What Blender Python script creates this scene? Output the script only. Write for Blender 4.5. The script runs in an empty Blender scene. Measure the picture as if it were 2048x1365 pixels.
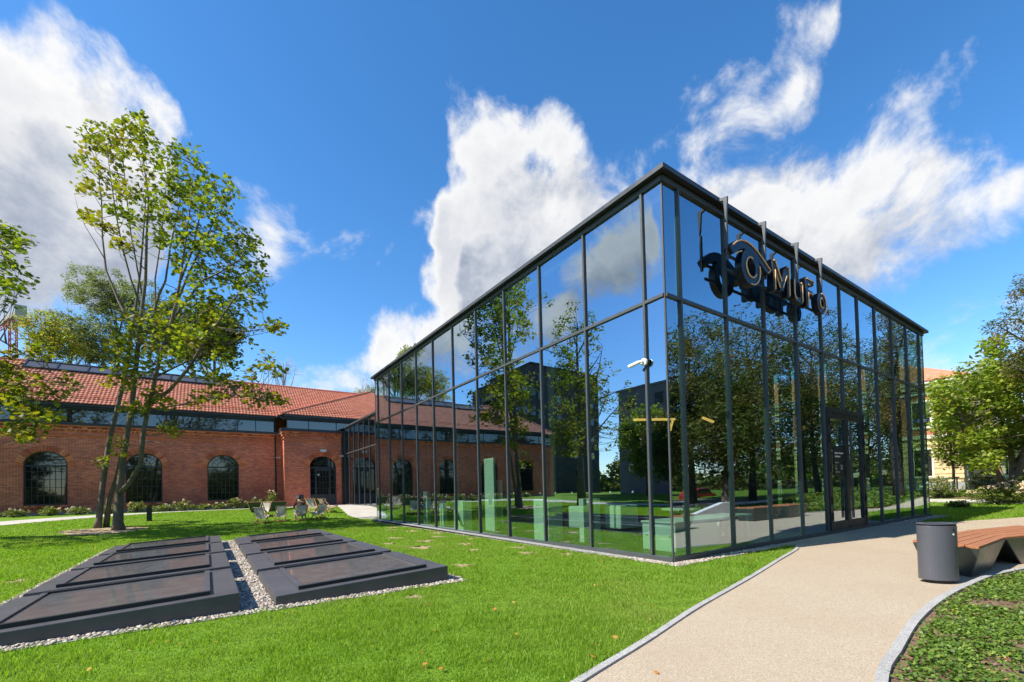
import bpy, bmesh, math, random
import numpy as np
from mathutils import Vector, Matrix
from mathutils.geometry import tessellate_polygon

# ------------------------------------------------------------------ camera, sky, sun, exposure
SC = bpy.context.scene
COL = SC.collection
rng = np.random.default_rng(7)
random.seed(7)

FPX, CX, CY = 885.92, 1024.0, 962.18            # lens in pixels of a 2048 wide picture
ROLL, PITCH, YAW = 0.0244, 0.0218, 0.6032
EYE = np.array([-8.2903, -5.955, 1.65])
_fw = np.array([math.sin(YAW), math.cos(YAW), 0.0]); _rt = np.array([math.cos(YAW), -math.sin(YAW), 0.0]); _up = np.array([0, 0, 1.0])
_f2 = _fw * math.cos(PITCH) + _up * math.sin(PITCH); _u2 = _up * math.cos(PITCH) - _fw * math.sin(PITCH)
_r3 = _rt * math.cos(ROLL) - _u2 * math.sin(ROLL); _u3 = _rt * math.sin(ROLL) + _u2 * math.cos(ROLL)

def ray(x, y): return _f2 + _r3 * (x - CX) / FPX - _u3 * (y - CY) / FPX
def at(x, y, d): return EYE + ray(x, y) * d                      # a place d metres deep
def ground_at(x, y, z=0.0):
    r = ray(x, y); return EYE + r * ((z - EYE[2]) / r[2])

cam = bpy.data.cameras.new('camera')
cam.sensor_width = 36.0
cam.lens = FPX / 2048 * 36
cam.shift_y = (CY - 682.5) / 2048
cam.clip_start = 0.05; cam.clip_end = 3000
cam_o = bpy.data.objects.new('camera', cam); COL.objects.link(cam_o)
m = Matrix.Identity(4)
for i in range(3):
    m[i][0] = _r3[i]; m[i][1] = _u3[i]; m[i][2] = -_f2[i]; m[i][3] = EYE[i]
cam_o.matrix_world = m
SC.camera = cam_o

SUN = np.array([-8.42, 1.47, 8.70]); SUN /= np.linalg.norm(SUN)   # towards the sun
sun = bpy.data.lights.new('sun', 'SUN')
sun.energy = 4.7; sun.angle = math.radians(0.55); sun.color = (1.0, 0.93, 0.82)
sun_o = bpy.data.objects.new('sun', sun); COL.objects.link(sun_o)
sun_o.rotation_euler = Vector(SUN).to_track_quat('Z', 'Y').to_euler()
sun_o.location = (-30, 10, 40)

SC.view_settings.view_transform = 'Standard'
SC.view_settings.look = 'None'
SC.view_settings.exposure = 0.9
SC.view_settings.gamma = 1.0
SC.cycles.max_bounces = 10
SC.cycles.transparent_max_bounces = 24
SC.cycles.glossy_bounces = 4
SC.cycles.diffuse_bounces = 3
SC.cycles.caustics_reflective = False
SC.cycles.caustics_refractive = False
SC.cycles.sample_clamp_indirect = 6

class NT:
    """tiny node helper"""
    def __init__(self, tree): self.t = tree; self.n = tree.nodes; self.l = tree.links
    def new(self, typ, **kw):
        n = self.n.new(typ)
        for k, v in kw.items():
            if k.startswith('i_'):
                key = k[2:]
                key = int(key) if key.isdigit() else key.replace('_', ' ')
                self.set(n.inputs[key], v)
            else: setattr(n, k, v)
        return n
    def set(self, sock, v):
        if isinstance(v, bpy.types.NodeSocket): self.l.new(v, sock)
        else:
            try: sock.default_value = v
            except (TypeError, ValueError): sock.default_value = (*v, 1.0)
    def math(self, op, a, b=None, c=None, clamp=False):
        n = self.n.new('ShaderNodeMath'); n.operation = op; n.use_clamp = clamp
        for i, v in enumerate((a, b, c)):
            if v is not None: self.set(n.inputs[i], v)
        return n.outputs[0]
    def vmath(self, op, a, b=None, out=0, scale=None):
        n = self.n.new('ShaderNodeVectorMath'); n.operation = op
        self.set(n.inputs[0], a)
        if b is not None: self.set(n.inputs[1], b)
        if scale is not None: self.set(n.inputs['Scale'], scale)
        return n.outputs[out]
    def ramp(self, fac, stops, interp='LINEAR'):
        n = self.n.new('ShaderNodeValToRGB'); n.color_ramp.interpolation = interp
        e = n.color_ramp.elements
        while len(e) > len(stops): e.remove(e[-1])
        while len(e) < len(stops): e.new(0.5)
        for el, (p, c) in zip(e, stops):
            el.position = p; el.color = c if len(c) == 4 else (*c, 1)
        self.set(n.inputs[0], fac); return n.outputs[0]
    def mix(self, fac, a, b, blend='MIX'):
        n = self.n.new('ShaderNodeMix'); n.data_type = 'RGBA'; n.blend_type = blend
        self.set(n.inputs[0], fac); self.set(n.inputs[6], a); self.set(n.inputs[7], b); return n.outputs[2]
    def mr(self, v, a, b, c=0.0, d=1.0, interp='LINEAR'):
        n = self.n.new('ShaderNodeMapRange'); n.interpolation_type = interp
        for i, x in enumerate((v, a, b, c, d)): self.set(n.inputs[i], x)
        return n.outputs[0]
    def noise(self, vec, scale, detail=4, rough=0.55, dist=0.0, out=0):
        n = self.n.new('ShaderNodeTexNoise')
        if vec is not None: self.set(n.inputs['Vector'], vec)
        n.inputs['Scale'].default_value = scale; n.inputs['Detail'].default_value = detail
        n.inputs['Roughness'].default_value = rough; n.inputs['Distortion'].default_value = dist
        return n.outputs[out]

# ---- sky: Nishita plus cumulus clouds laid out by direction
world = bpy.data.worlds.new('World'); SC.world = world; world.use_nodes = True
w = NT(world.node_tree); w.n.clear()
sky = w.new('ShaderNodeTexSky', sky_type='NISHITA', sun_disc=False)
sky.sun_elevation = math.asin(SUN[2]); sky.sun_rotation = math.atan2(SUN[0], SUN[1])
sky.altitude = 300; sky.air_density = 1.0; sky.dust_density = 0.3; sky.ozone_density = 3.0

# cloud banks: for each compass bearing the lower and upper edge of the bank (tangent of elevation)
def bearing(d):
    a_, b_ = float(d @ _rt), float(d @ _fw); h_ = math.hypot(a_, b_)
    return math.atan2(a_, b_), float(d[2]) / h_
def bank(rows):
    out_ = []
    for r in rows:
        x, y0, y1 = r[:3]
        d0, d1 = ray(x, y0), ray(x, y1)
        if len(r) > 3: d0 = d0 * np.array([-1, 1, 1]); d1 = d1 * np.array([-1, 1, 1])
        z0_, z1_ = bearing(d0), bearing(d1)
        out_.append((.5 * (z0_[0] + z1_[0]), z0_[1], z1_[1]))
    return out_
BANK1 = bank([(-420, 120, 640), (-150, 60, 660), (0, 45, 650), (60, 75, 650), (120, 125, 650), (200, 195, 640), (280, 225, 620), (325, 265, 520), (362, 330, 400), (395, 420, 370),
              (430, 500, 440), (465, 440, 500), (520, 450, 550), (570, 490, 575), (615, 560, 520), (680, 700, 640)])
BANK3 = bank([(560, 760, 720), (640, 712, 775), (700, 690, 800), (770, 690, 800), (825, 640, 800), (868, 500, 800), (890, 255, 800), (960, 225, 800), (1040, 240, 800), (1085, 290, 800), (1150, 240, 800), (1235, 300, 800), (1310, 345, 570),
              (1400, 330, 585), (1560, 315, 600), (1700, 275, 600), (1850, 215, 520), (2020, 205, 460)])
BANK2 = bank([(1290, 320, 310), (1330, 245, 350), (1440, 190, 360), (1510, 115, 340), (1575, 40, 290), (1640, 10, 190), (1690, 160, 90), (1800, 800, 760), (1870, 705, 800), (1960, 672, 800), (2048, 630, 800), (2250, 620, 760)])
# behind the camera, as the left facade mirrors it
BANK2 += [(1.12, .1, .5), (1.9, .1, .4), (2.2, .2, .35), (2.6, .55, .3), (-3.1, .75, .35), (-2.9, .8, .2), (-2.5, .5, .62)]
BANK2 += bank([(1335, 560, 480, 1), (1300, 370, 560, 1), (1240, 430, 560, 1), (1190, 520, 600, 1), (1130, 560, 690, 1), (1060, 640, 740, 1), (980, 680, 760, 1), (900, 740, 690, 1)])
BANK1 += [(2.1, .2, .6), (2.5, .55, .3), (2.9, .3, .6), (-2.6, .3, .55), (-2.1, .5, .32), (-1.6, .2, .5)]
BANK3 += [(-1.0, .1, .4), (.98, .1, .6), (1.9, .1, .6)]
def e2v(e): return (e + .5) / 4.0
grp = bpy.data.node_groups.new('cloud_cover', 'ShaderNodeTree')
grp.interface.new_socket('Direction', in_out='INPUT', socket_type='NodeSocketVector')
grp.interface.new_socket('Cover', in_out='OUTPUT', socket_type='NodeSocketFloat')
gn = NT(grp)
gi = gn.new('NodeGroupInput'); go = gn.new('NodeGroupOutput')
vec = gi.outputs[0]
warp = gn.noise(vec, 4.5, 3, 0.6, out=1)
wv = gn.vmath('ADD', vec, gn.vmath('SCALE', gn.vmath('SUBTRACT', warp, (0.5, 0.5, 0.5)), scale=0.20))
da = gn.vmath('DOT_PRODUCT', wv, tuple(_rt), out=1); db = gn.vmath('DOT_PRODUCT', wv, tuple(_fw), out=1); dz = gn.vmath('DOT_PRODUCT', wv, (0, 0, 1), out=1)
az = gn.mr(gn.math('ARCTAN2', da, db), -math.pi, math.pi)
el = gn.math('DIVIDE', dz, gn.math('SQRT', gn.math('ADD', gn.math('MULTIPLY', da, da), gn.math('MULTIPLY', db, db))))
el = gn.math('MULTIPLY', gn.math('ADD', el, .5), .25)
cover = None
for bk in (BANK1, BANK2, BANK3):
    bk = sorted(bk); assert len(bk) <= 32
    rm = gn.ramp(az, [((q[0] + math.pi) / (2 * math.pi), (e2v(q[1]), e2v(q[2]), 0)) for q in bk])
    sp = gn.new('ShaderNodeSeparateColor'); gn.l.new(rm, sp.inputs[0])
    v = gn.math('SMOOTH_MIN', gn.math('MULTIPLY', gn.math('SUBTRACT', sp.outputs[0], el), 4.0 / .15), gn.math('MULTIPLY', gn.math('SUBTRACT', el, sp.outputs[1]), 4.0 / .15), .5)
    cover = v if cover is None else gn.math('SMOOTH_MAX', cover, v, .4)
cover = gn.math('SMOOTH_MIN', gn.math('MAXIMUM', cover, -1.9), 1.1, 1.0)
det = gn.math('ADD', gn.math('MULTIPLY', gn.noise(vec, 6.0, 9, 0.63, 0.3), .88), gn.math('MULTIPLY', gn.noise(vec, 2.6, 3, .5), .12))
tot = gn.math('ADD', cover, gn.math('MULTIPLY', gn.math('SUBTRACT', det, 0.5), 3.8))
gn.l.new(tot, go.inputs[0])

tc = w.new('ShaderNodeTexCoord')
dirv = tc.outputs['Generated']
def cov(v):
    n = w.n.new('ShaderNodeGroup'); n.node_tree = grp; w.set(n.inputs[0], v); return n.outputs[0]
c0 = cov(dirv)
toward = w.vmath('NORMALIZE', w.vmath('ADD', dirv, tuple(0.06 * (SUN + np.array([0, 0, .6])))))
c1 = cov(toward)
mask = w.mr(c0, -0.26, 0.50, interp='SMOOTHSTEP')
lit = w.mr(w.math('SUBTRACT', c1, c0), -0.45, 0.45, 1.0, 0.0)
thick = w.mr(c0, 0.2, 1.35, 1.0, 0.0)
big = w.noise(dirv, 3.2, 4, 0.5)
lum = w.math('ADD', w.math('MULTIPLY', lit, 0.50), w.math('MULTIPLY', thick, 0.32))
lum = w.math('ADD', lum, w.math('MULTIPLY', big, 0.40))
ccol = w.ramp(lum, [(0.25, (.33, .385, .50)), (0.5, (.53, .58, .68)), (0.72, (.76, .78, .83)), (0.95, (1.0, 1.0, 1.0))])
hs = w.new('ShaderNodeHueSaturation'); hs.inputs['Saturation'].default_value = 1.27; hs.inputs['Value'].default_value = 1.0
w.l.new(sky.outputs[0], hs.inputs['Color'])
bg1 = w.new('ShaderNodeBackground'); w.l.new(hs.outputs[0], bg1.inputs[0]); bg1.inputs[1].default_value = 0.132
bg2 = w.new('ShaderNodeBackground'); w.l.new(ccol, bg2.inputs[0]); bg2.inputs[1].default_value = 0.53
ms = w.new('ShaderNodeMixShader'); w.l.new(mask, ms.inputs[0]); w.l.new(bg1.outputs[0], ms.inputs[1]); w.l.new(bg2.outputs[0], ms.inputs[2])
wo = w.new('ShaderNodeOutputWorld'); w.l.new(ms.outputs[0], wo.inputs[0])

# ------------------------------------------------------------------ materials
MAT = {}
def newmat(name):
    mt = bpy.data.materials.new(name); mt.use_nodes = True
    t = NT(mt.node_tree); t.n.clear(); MAT[name] = mt
    out = t.new('ShaderNodeOutputMaterial')
    return mt, t, out
def principled(t, out, color, rough=0.6, metal=0.0, spec=0.5, normal=None, **kw):
    b = t.new('ShaderNodeBsdfPrincipled')
    t.set(b.inputs['Base Color'], color); t.set(b.inputs['Roughness'], rough); t.set(b.inputs['Metallic'], metal)
    t.set(b.inputs['Specular IOR Level'], spec)
    if normal is not None: t.set(b.inputs['Normal'], normal)
    for k, v in kw.items(): t.set(b.inputs[k.replace('_', ' ')], v)
    t.l.new(b.outputs[0], out.inputs[0]); return b
def bump(t, h, strength=0.3, dist=0.02):
    n = t.new('ShaderNodeBump'); n.inputs['Strength'].default_value = strength; n.inputs['Distance'].default_value = dist
    t.set(n.inputs['Height'], h); return n.outputs[0]
def objco(t): return t.new('ShaderNodeTexCoord').outputs['Object']
def posco(t): return t.new('ShaderNodeNewGeometry').outputs['Position']

def plain(name, col, rough=0.5, metal=0.0, var=0.12, scale=6.0, spec=0.5, bmp=0.0):
    mt, t, out = newmat(name)
    p = posco(t)
    n = t.noise(p, scale, 5, 0.6)
    c2 = tuple(min(1, c * (1 + var)) for c in col); c1 = tuple(c * (1 - var) for c in col)
    c = t.ramp(n, [(0.3, c1), (0.7, c2)])
    r = t.mr(t.noise(p, scale * 2.3, 3), 0.3, 0.7, rough * 0.85, min(1, rough * 1.15))
    nm = bump(t, t.noise(p, scale * 12, 3), bmp, 0.01) if bmp else None
    principled(t, out, c, r, metal, spec, nm); return mt

plain('frame_metal', (.062, .068, .072), .45, .1, .08, 3, bmp=.03)
plain('coping_metal', (.055, .06, .064), .42, .2, .1, 2)
plain('dark_steel', (.022, .024, .027), .45, .3, .1, 3)
plain('navy_steel', (.035, .042, .055), .42, .3, .1, 2)
plain('black_plastic', (.012, .012, .013), .5, 0, .1)
plain('white_plastic', (.72, .72, .70), .4, 0, .05)
plain('sign_face', (.007, .008, .013), .35, .2, .05)
plain('neon_gold', (.78, .50, .24), .35, .1, .06)
plain('bin_paint', (.10, .105, .125), .36, .25, .05, 2)
plain('bench_steel', (.20, .20, .185), .33, .75, .12, 2.5)
plain('bench_dark', (.06, .085, .085), .36, .5, .1, 2.5)
plain('furniture_white', (.80, .82, .80), .5, 0, .03, 2)
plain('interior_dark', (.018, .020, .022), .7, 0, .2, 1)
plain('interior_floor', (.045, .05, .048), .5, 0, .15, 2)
plain('warm_wall', (.34, .20, .10), .6, 0, .15, 1.5)
plain('white_wall', (.66, .66, .64), .8, 0, .08, 2)
plain('black_brickwork', (.020, .022, .027), .6, 0, .2, 4)
plain('grey_panel', (.085, .10, .13), .5, 0, .1, .6)
plain('deckchair_wood', (.42, .22, .10), .5, 0, .2, 9)
plain('stake_wood', (.55, .36, .20), .7, 0, .2, 9)
plain('green_paint', (.01, .13, .10), .4, .1, .1)
plain('crane_red', (.50, .045, .04), .5, 0, .1)
plain('crane_grey', (.36, .33, .28), .8, 0, .15)
plain('flag_red', (.55, .02, .03), .8, 0, .05)
plain('flag_white', (.8, .8, .8), .8, 0, .05)
plain('asphalt', (.055, .055, .058), .9, 0, .2, 3, bmp=.2)
plain('skin', (.42, .23, .15), .5, 0, .06, 20)
plain('hair', (.025, .014, .010), .55, 0, .2, 30)
plain('brown_cloth', (.14, .07, .045), .85, 0, .15, 20)
plain('blue_cloth', (.18, .24, .36), .85, 0, .15, 20)
plain('grey_stone', (.26, .26, .25), .85, 0, .2, 5, bmp=.2)
plain('beige_stucco', (.62, .46, .25), .85, 0, .10, 1.2, bmp=.08)
plain('cream_trim', (.70, .64, .54), .8, 0, .08, 2)
plain('red_stucco', (.36, .12, .075), .85, 0, .12, 1.5)
plain('car_blue', (.05, .11, .2), .3, .2, .03)
plain('car_red', (.45, .03, .03), .3, .2, .03)
plain('bark_dark', (.060, .048, .038), .9, 0, .35, 7, bmp=.5)
plain('bark_maple', (.135, .11, .082), .9, 0, .35, 5, bmp=.5)
plain('bark_pale', (.26, .20, .15), .9, 0, .3, 5, bmp=.4)
plain('bark_white', (.42, .38, .35), .9, 0, .35, 5, bmp=.3)
plain('flower_cream', (.80, .62, .42), .8, 0, .2, 9)
plain('flower_white', (.80, .80, .68), .8, 0, .15, 9)

# canvas with a soft weave
mt, t, out = newmat('canvas'); p = posco(t)
d1 = t.new('ShaderNodeBsdfDiffuse'); d2 = t.new('ShaderNodeBsdfTranslucent')
cc = t.ramp(t.noise(p, 5, 4), [(.3, (.72, .68, .62)), (.7, (.84, .81, .76))])
t.l.new(cc, d1.inputs[0]); t.l.new(cc, d2.inputs[0])
mx = t.new('ShaderNodeMixShader'); mx.inputs[0].default_value = .55
t.l.new(d1.outputs[0], mx.inputs[1]); t.l.new(d2.outputs[0], mx.inputs[2]); t.l.new(mx.outputs[0], out.inputs[0])

# lit strips inside the glass hall
mt, t, out = newmat('lamp_strip'); em = t.new('ShaderNodeEmission'); em.inputs[0].default_value = (1, .50, .14, 1); em.inputs[1].default_value = 1.0; t.l.new(em.outputs[0], out.inputs[0])

# coated facade glass: mirrors part of the light, lets the rest through green
def glassmat(name, tint, base, refl, wob=0.0):
    mt, t, out = newmat(name)
    lw = t.new('ShaderNodeLayerWeight'); lw.inputs[0].default_value = .5
    fac = t.math('ADD', base, t.math('MULTIPLY', t.math('POWER', lw.outputs['Facing'], 3.5), 1.0 - base), clamp=True)
    tr = t.new('ShaderNodeBsdfTransparent'); tr.inputs[0].default_value = (*tint, 1)
    gl = t.new('ShaderNodeBsdfGlossy'); gl.inputs[0].default_value = (*refl, 1); gl.inputs['Roughness'].default_value = 0.0
    if wob:
        nm = bump(t, t.noise(posco(t), .9, 2, .5), wob, 0.01); t.l.new(nm, gl.inputs['Normal'])
    mx = t.new('ShaderNodeMixShader'); t.l.new(fac, mx.inputs[0]); t.l.new(tr.outputs[0], mx.inputs[1]); t.l.new(gl.outputs[0], mx.inputs[2])
    t.l.new(mx.outputs[0], out.inputs[0]); return mt
glassmat('facade_glass', (.69, .88, .77), .48, (.71, .87, 1.0), .075)
mt, t, out = newmat('inner_glass'); tr = t.new('ShaderNodeBsdfTransparent'); tr.inputs[0].default_value = (.88, .98, .92, 1); t.l.new(tr.outputs[0], out.inputs[0])
glassmat('corridor_glass', (.62, .72, .70), .10, (.8, .9, 1.0), .05)
mt, t, out = newmat('window_glass'); principled(t, out, (.008, .010, .010), .03, 0, 1.0, bump(t, t.noise(posco(t), 1.1, 2), .05, .01))
mt, t, out = newmat('blue_glass'); principled(t, out, (.012, .018, .022), .03, 0, 1.6, bump(t, t.noise(posco(t), .8, 2), .05, .01))
mt, t, out = newmat('skylight_glass'); p = posco(t)
dn = t.noise(p, 3.5, 6, .65)
principled(t, out, t.ramp(dn, [(.35, (.105, .103, .106)), (.7, (.15, .147, .15))]), t.mr(dn, .3, .7, .03, .12), 0, 1.2)
mt, t, out = newmat('roof_glass'); principled(t, out, (.075, .075, .08), .28, 0, .35)
plain('skylight_metal', (.082, .080, .086), .46, .25, .12, 2.2)

# brick: courses in x,z or y,z by the face normal
def brickmat(name, c1, c2, mortar, dark=0.0):
    mt, t, out = newmat(name)
    g = t.new('ShaderNodeNewGeometry')
    sp = t.new('ShaderNodeSeparateXYZ'); t.l.new(g.outputs['Position'], sp.inputs[0])
    sn = t.new('ShaderNodeSeparateXYZ'); t.l.new(g.outputs['Normal'], sn.inputs[0])
    side = t.math('GREATER_THAN', t.math('ABSOLUTE', sn.outputs[0]), .6)
    u = t.math('ADD', t.math('MULTIPLY', sp.outputs[0], t.math('SUBTRACT', 1.0, side)), t.math('MULTIPLY', sp.outputs[1], side))
    cv = t.new('ShaderNodeCombineXYZ'); t.l.new(u, cv.inputs[0]); t.l.new(sp.outputs[2], cv.inputs[1])
    br = t.new('ShaderNodeTexBrick'); t.l.new(cv.outputs[0], br.inputs['Vector'])
    br.inputs['Scale'].default_value = 1.0; br.inputs['Brick Width'].default_value = .285; br.inputs['Row Height'].default_value = .08
    br.inputs['Mortar Size'].default_value = .007; br.inputs['Mortar Smooth'].default_value = .15; br.inputs['Bias'].default_value = 0
    t.set(br.inputs['Color1'], c1); t.set(br.inputs['Color2'], c2); t.set(br.inputs['Mortar'], mortar)
    n1 = t.noise(g.outputs['Position'], .35, 5, .6); n2 = t.noise(g.outputs['Position'], 3.0, 5, .6)
    col = t.mix(t.mr(n1, .35, .7, 0, .55), br.outputs[0], (.30, .062, .042))
    col = t.mix(t.mr(n2, .56, .75, 0, .4), col, (.66, .20, .12))
    # lime bloom between windows
    n3 = t.noise(g.outputs['Position'], 1.1, 6, .7)
    col = t.mix(t.mr(n3, .60, .78, 0, .30), col, (.50, .38, .34))
    principled(t, out, col, .88, 0, .3, bump(t, t.math('ADD', t.math('MULTIPLY', br.outputs[1], -1.0), t.math('MULTIPLY', n2, .4)), .55, .015))
    return mt
brickmat('brick', (.92, .225, .098), (.48, .092, .05), (.70, .49, .41))
brickmat('brick_trim', (.88, .30, .14), (.66, .19, .09), (.5, .34, .27))

# roof tile: each tile its own shade
mt, t, out = newmat('roof_tile'); p = posco(t)
sn = t.vmath('SNAP', p, (.225, .29, .19))
wn = t.new('ShaderNodeTexWhiteNoise', noise_dimensions='3D'); t.l.new(sn, wn.inputs['Vector'])
col = t.ramp(wn.outputs[0], [(0, (.50, .165, .09)), (.5, (.58, .20, .115)), (1, (.65, .245, .15))])
col = t.mix(t.mr(t.noise(p, .5, 5), .4, .75, 0, .35), col, (.50, .16, .09))
principled(t, out, col, .7, 0, .35, bump(t, t.noise(p, 25, 3), .1, .01))

# exposed aggregate path
mt, t, out = newmat('aggregate'); p = posco(t)
vo = t.new('ShaderNodeTexVoronoi'); vo.inputs['Scale'].default_value = 170; t.l.new(p, vo.inputs['Vector'])
wn = t.new('ShaderNodeSeparateColor'); t.l.new(vo.outputs['Color'], wn.inputs[0])
col = t.ramp(wn.outputs[0], [(0, (.24, .19, .13)), (.25, (.375, .305, .215)), (.6, (.455, .375, .27)), (.9, (.53, .45, .335)), (1, (.66, .58, .46))])
big = t.noise(p, .55, 5, .6); mid = t.noise(p, 5, 4)
col = t.mix(t.mr(big, .35, .7, 0, .42), col, (.36, .275, .19))
col = t.mix(t.mr(mid, .55, .75, 0, .22), col, (.30, .23, .16))
principled(t, out, col, .85, 0, .3, bump(t, vo.outputs['Distance'], .45, .012))
# plain paving slab concrete
mt, t, out = newmat('concrete'); p = posco(t)
n = t.noise(p, 1.2, 6, .65)
principled(t, out, t.ramp(n, [(.3, (.38, .355, .31)), (.7, (.52, .49, .43))]), .85, 0, .3, bump(t, t.noise(p, 60, 3), .25, .006))
mt, t, out = newmat('granite'); p = posco(t)
n = t.noise(p, 90, 4, .7); n2 = t.noise(p, 3, 4)
col = t.ramp(n, [(.35, (.16, .16, .16)), (.5, (.38, .375, .36)), (.65, (.52, .51, .49))])
principled(t, out, t.mix(t.mr(n2, .4, .7, 0, .4), col, (.22, .21, .19)), .8, 0, .3, bump(t, n, .3, .006))
# lawn soil and turf base
mt, t, out = newmat('lawn_base'); p = posco(t)
n = t.noise(p, .9, 6, .62); n2 = t.noise(p, 14, 5, .7)
col = t.ramp(n2, [(.3, (.08, .15, .014)), (.55, (.14, .255, .022)), (.8, (.20, .33, .04))])
col = t.mix(t.mr(n, .58, .75, 0, .35), col, (.15, .20, .04))
principled(t, out, col, .95, 0, .1, bump(t, n2, .8, .05))
mt, t, out = newmat('soil'); p = posco(t)
n = t.noise(p, 18, 6, .7)
principled(t, out, t.ramp(n, [(.3, (.10, .065, .042)), (.55, (.21, .145, .095)), (.8, (.30, .22, .15))]), .95, 0, .1, bump(t, n, .7, .03))
mt, t, out = newmat('dry_soil'); p = posco(t)
n = t.noise(p, 14, 6, .7)
principled(t, out, t.ramp(n, [(.3, (.26, .19, .11)), (.6, (.42, .31, .20)), (.85, (.50, .39, .26))]), .95, 0, .1, bump(t, n, .7, .03))
# wood slats
mt, t, out = newmat('slat_wood'); p = posco(t)
rv = t.new('ShaderNodeObjectInfo').outputs['Random']
wv = t.new('ShaderNodeMapping'); wv.inputs['Scale'].default_value = (1.5, 14, 14); t.l.new(p, wv.inputs[0])
g_ = t.noise(wv.outputs[0], 3, 5, .6, .4)
col = t.ramp(g_, [(.25, (.22, .082, .034)), (.55, (.36, .145, .062)), (.8, (.46, .205, .095))])
col = t.mix(t.mr(rv, 0, 1, 0, .35), col, (.42, .165, .06))
principled(t, out, col, .5, 0, .4, bump(t, g_, .15, .005))
# pebbles
mt, t, out = newmat('pebble')
ri = t.new('ShaderNodeNewGeometry').outputs['Random Per Island']
principled(t, out, t.ramp(ri, [(0, (.11, .095, .08)), (.25, (.26, .22, .175)), (.55, (.42, .365, .30)), (.85, (.58, .53, .46)), (1, (.40, .27, .19))]), .8, 0, .3)
mt, t, out = newmat('voussoir'); p = posco(t)
ri = t.new('ShaderNodeNewGeometry').outputs['Random Per Island']
col = t.mix(t.mr(t.noise(p, 9, 4), .35, .7, 0, .35), t.ramp(ri, [(0, (.42, .095, .05)), (.5, (.70, .19, .085)), (1, (.92, .33, .16))]), (.30, .07, .045))
principled(t, out, col, .88, 0, .3, bump(t, t.noise(p, 40, 3), .3, .01))
mt, t, out = newmat('bark_chip')
ri = t.new('ShaderNodeNewGeometry').outputs['Random Per Island']
principled(t, out, t.ramp(ri, [(0, (.05, .028, .02)), (.5, (.16, .085, .055)), (.85, (.28, .17, .12)), (1, (.40, .16, .07))]), .9, 0, .2)

def leafmat(name, stops, trans=.42, gloss=.06, yellow=None):
    """leaves: shade per leaf, shift per cluster by the face attribute 'tint'"""
    mt, t, out = newmat(name)
    ri = t.new('ShaderNodeNewGeometry').outputs['Random Per Island']
    col = t.ramp(ri, stops)
    if yellow:
        a = t.new('ShaderNodeAttribute'); a.attribute_name = 'tint'
        col = t.mix(t.mr(a.outputs['Fac'], .0, 1.0, 0, 1), col, yellow)
    d = t.new('ShaderNodeBsdfDiffuse'); tl = t.new('ShaderNodeBsdfTranslucent'); gl = t.new('ShaderNodeBsdfGlossy')
    gl.inputs['Roughness'].default_value = .55; gl.inputs[0].default_value = (.6, .62, .6, 1)
    t.l.new(col, d.inputs[0])
    tcol = t.mix(1.0, col, (1.25, 1.35, .55), 'MULTIPLY'); t.l.new(tcol, tl.inputs[0])
    m1 = t.new('ShaderNodeMixShader'); m1.inputs[0].default_value = trans
    t.l.new(d.outputs[0], m1.inputs[1]); t.l.new(tl.outputs[0], m1.inputs[2])
    m2 = t.new('ShaderNodeMixShader'); m2.inputs[0].default_value = gloss
    t.l.new(m1.outputs[0], m2.inputs[1]); t.l.new(gl.outputs[0], m2.inputs[2]); t.l.new(m2.outputs[0], out.inputs[0])
    return mt
leafmat('leaf_maple', [(0, (.055, .10, .008)), (.5, (.145, .215, .014)), (1, (.33, .39, .03))], .46, .05, (.34, .19, .025))
leafmat('leaf_maple_far', [(0, (.12, .20, .02)), (.5, (.20, .30, .03)), (1, (.34, .40, .06))], .48, .04, (.50, .30, .06))
leafmat('leaf_locust', [(0, (.045, .085, .018)), (.6, (.08, .135, .026)), (1, (.14, .19, .035))], .4, .04, (.32, .15, .06))
leafmat('leaf_willow', [(0, (.12, .16, .06)), (.6, (.21, .25, .10)), (1, (.34, .38, .20))], .35, .06, (.24, .24, .10))
leafmat('leaf_dark', [(0, (.05, .075, .028)), (.6, (.085, .12, .04)), (1, (.14, .18, .06))], .38, .04, (.18, .17, .06))
leafmat('leaf_shrub', [(0, (.07, .12, .02)), (.6, (.13, .20, .03)), (1, (.22, .28, .05))], .4, .05, (.30, .25, .08))
leafmat('leaf_ivy', [(0, (.055, .110, .012)), (.5, (.11, .20, .02)), (.85, (.18, .29, .035)), (1, (.30, .36, .06))], .38, .05)
leafmat('grass_blade', [(0, (.115, .220, .013)), (.5, (.190, .335, .022)), (.9, (.280, .430, .04)), (1, (.38, .48, .08))], .48, .02, (.29, .36, .07))
leafmat('leaf_fallen', [(0, (.40, .12, .03)), (.5, (.50, .24, .05)), (1, (.55, .38, .10))], .2, .03)

# ------------------------------------------------------------------ mesh helpers
ORG = {}
def link(o, parent=None):
    COL.objects.link(o)
    if parent is not None: o.parent = parent
    return o
def root_org(o):
    while o is not None and o.parent is not None: o = o.parent
    return ORG.get(o.name, np.zeros(3)) if o is not None else np.zeros(3)
def thing(name, label, cat, loc=(0, 0, 0), group=None):
    o = bpy.data.objects.new(name, None); COL.objects.link(o)
    o.location = loc; o.empty_display_size = .2
    o['label'] = label; o['category'] = cat
    if group: o['group'] = group
    ORG[o.name] = np.array(loc, float); return o
def tag(o, label=None, cat=None, group=None, kind=None):
    if label: o['label'] = label
    if cat: o['category'] = cat
    if group: o['group'] = group
    if kind: o['kind'] = kind
    return o

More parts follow.
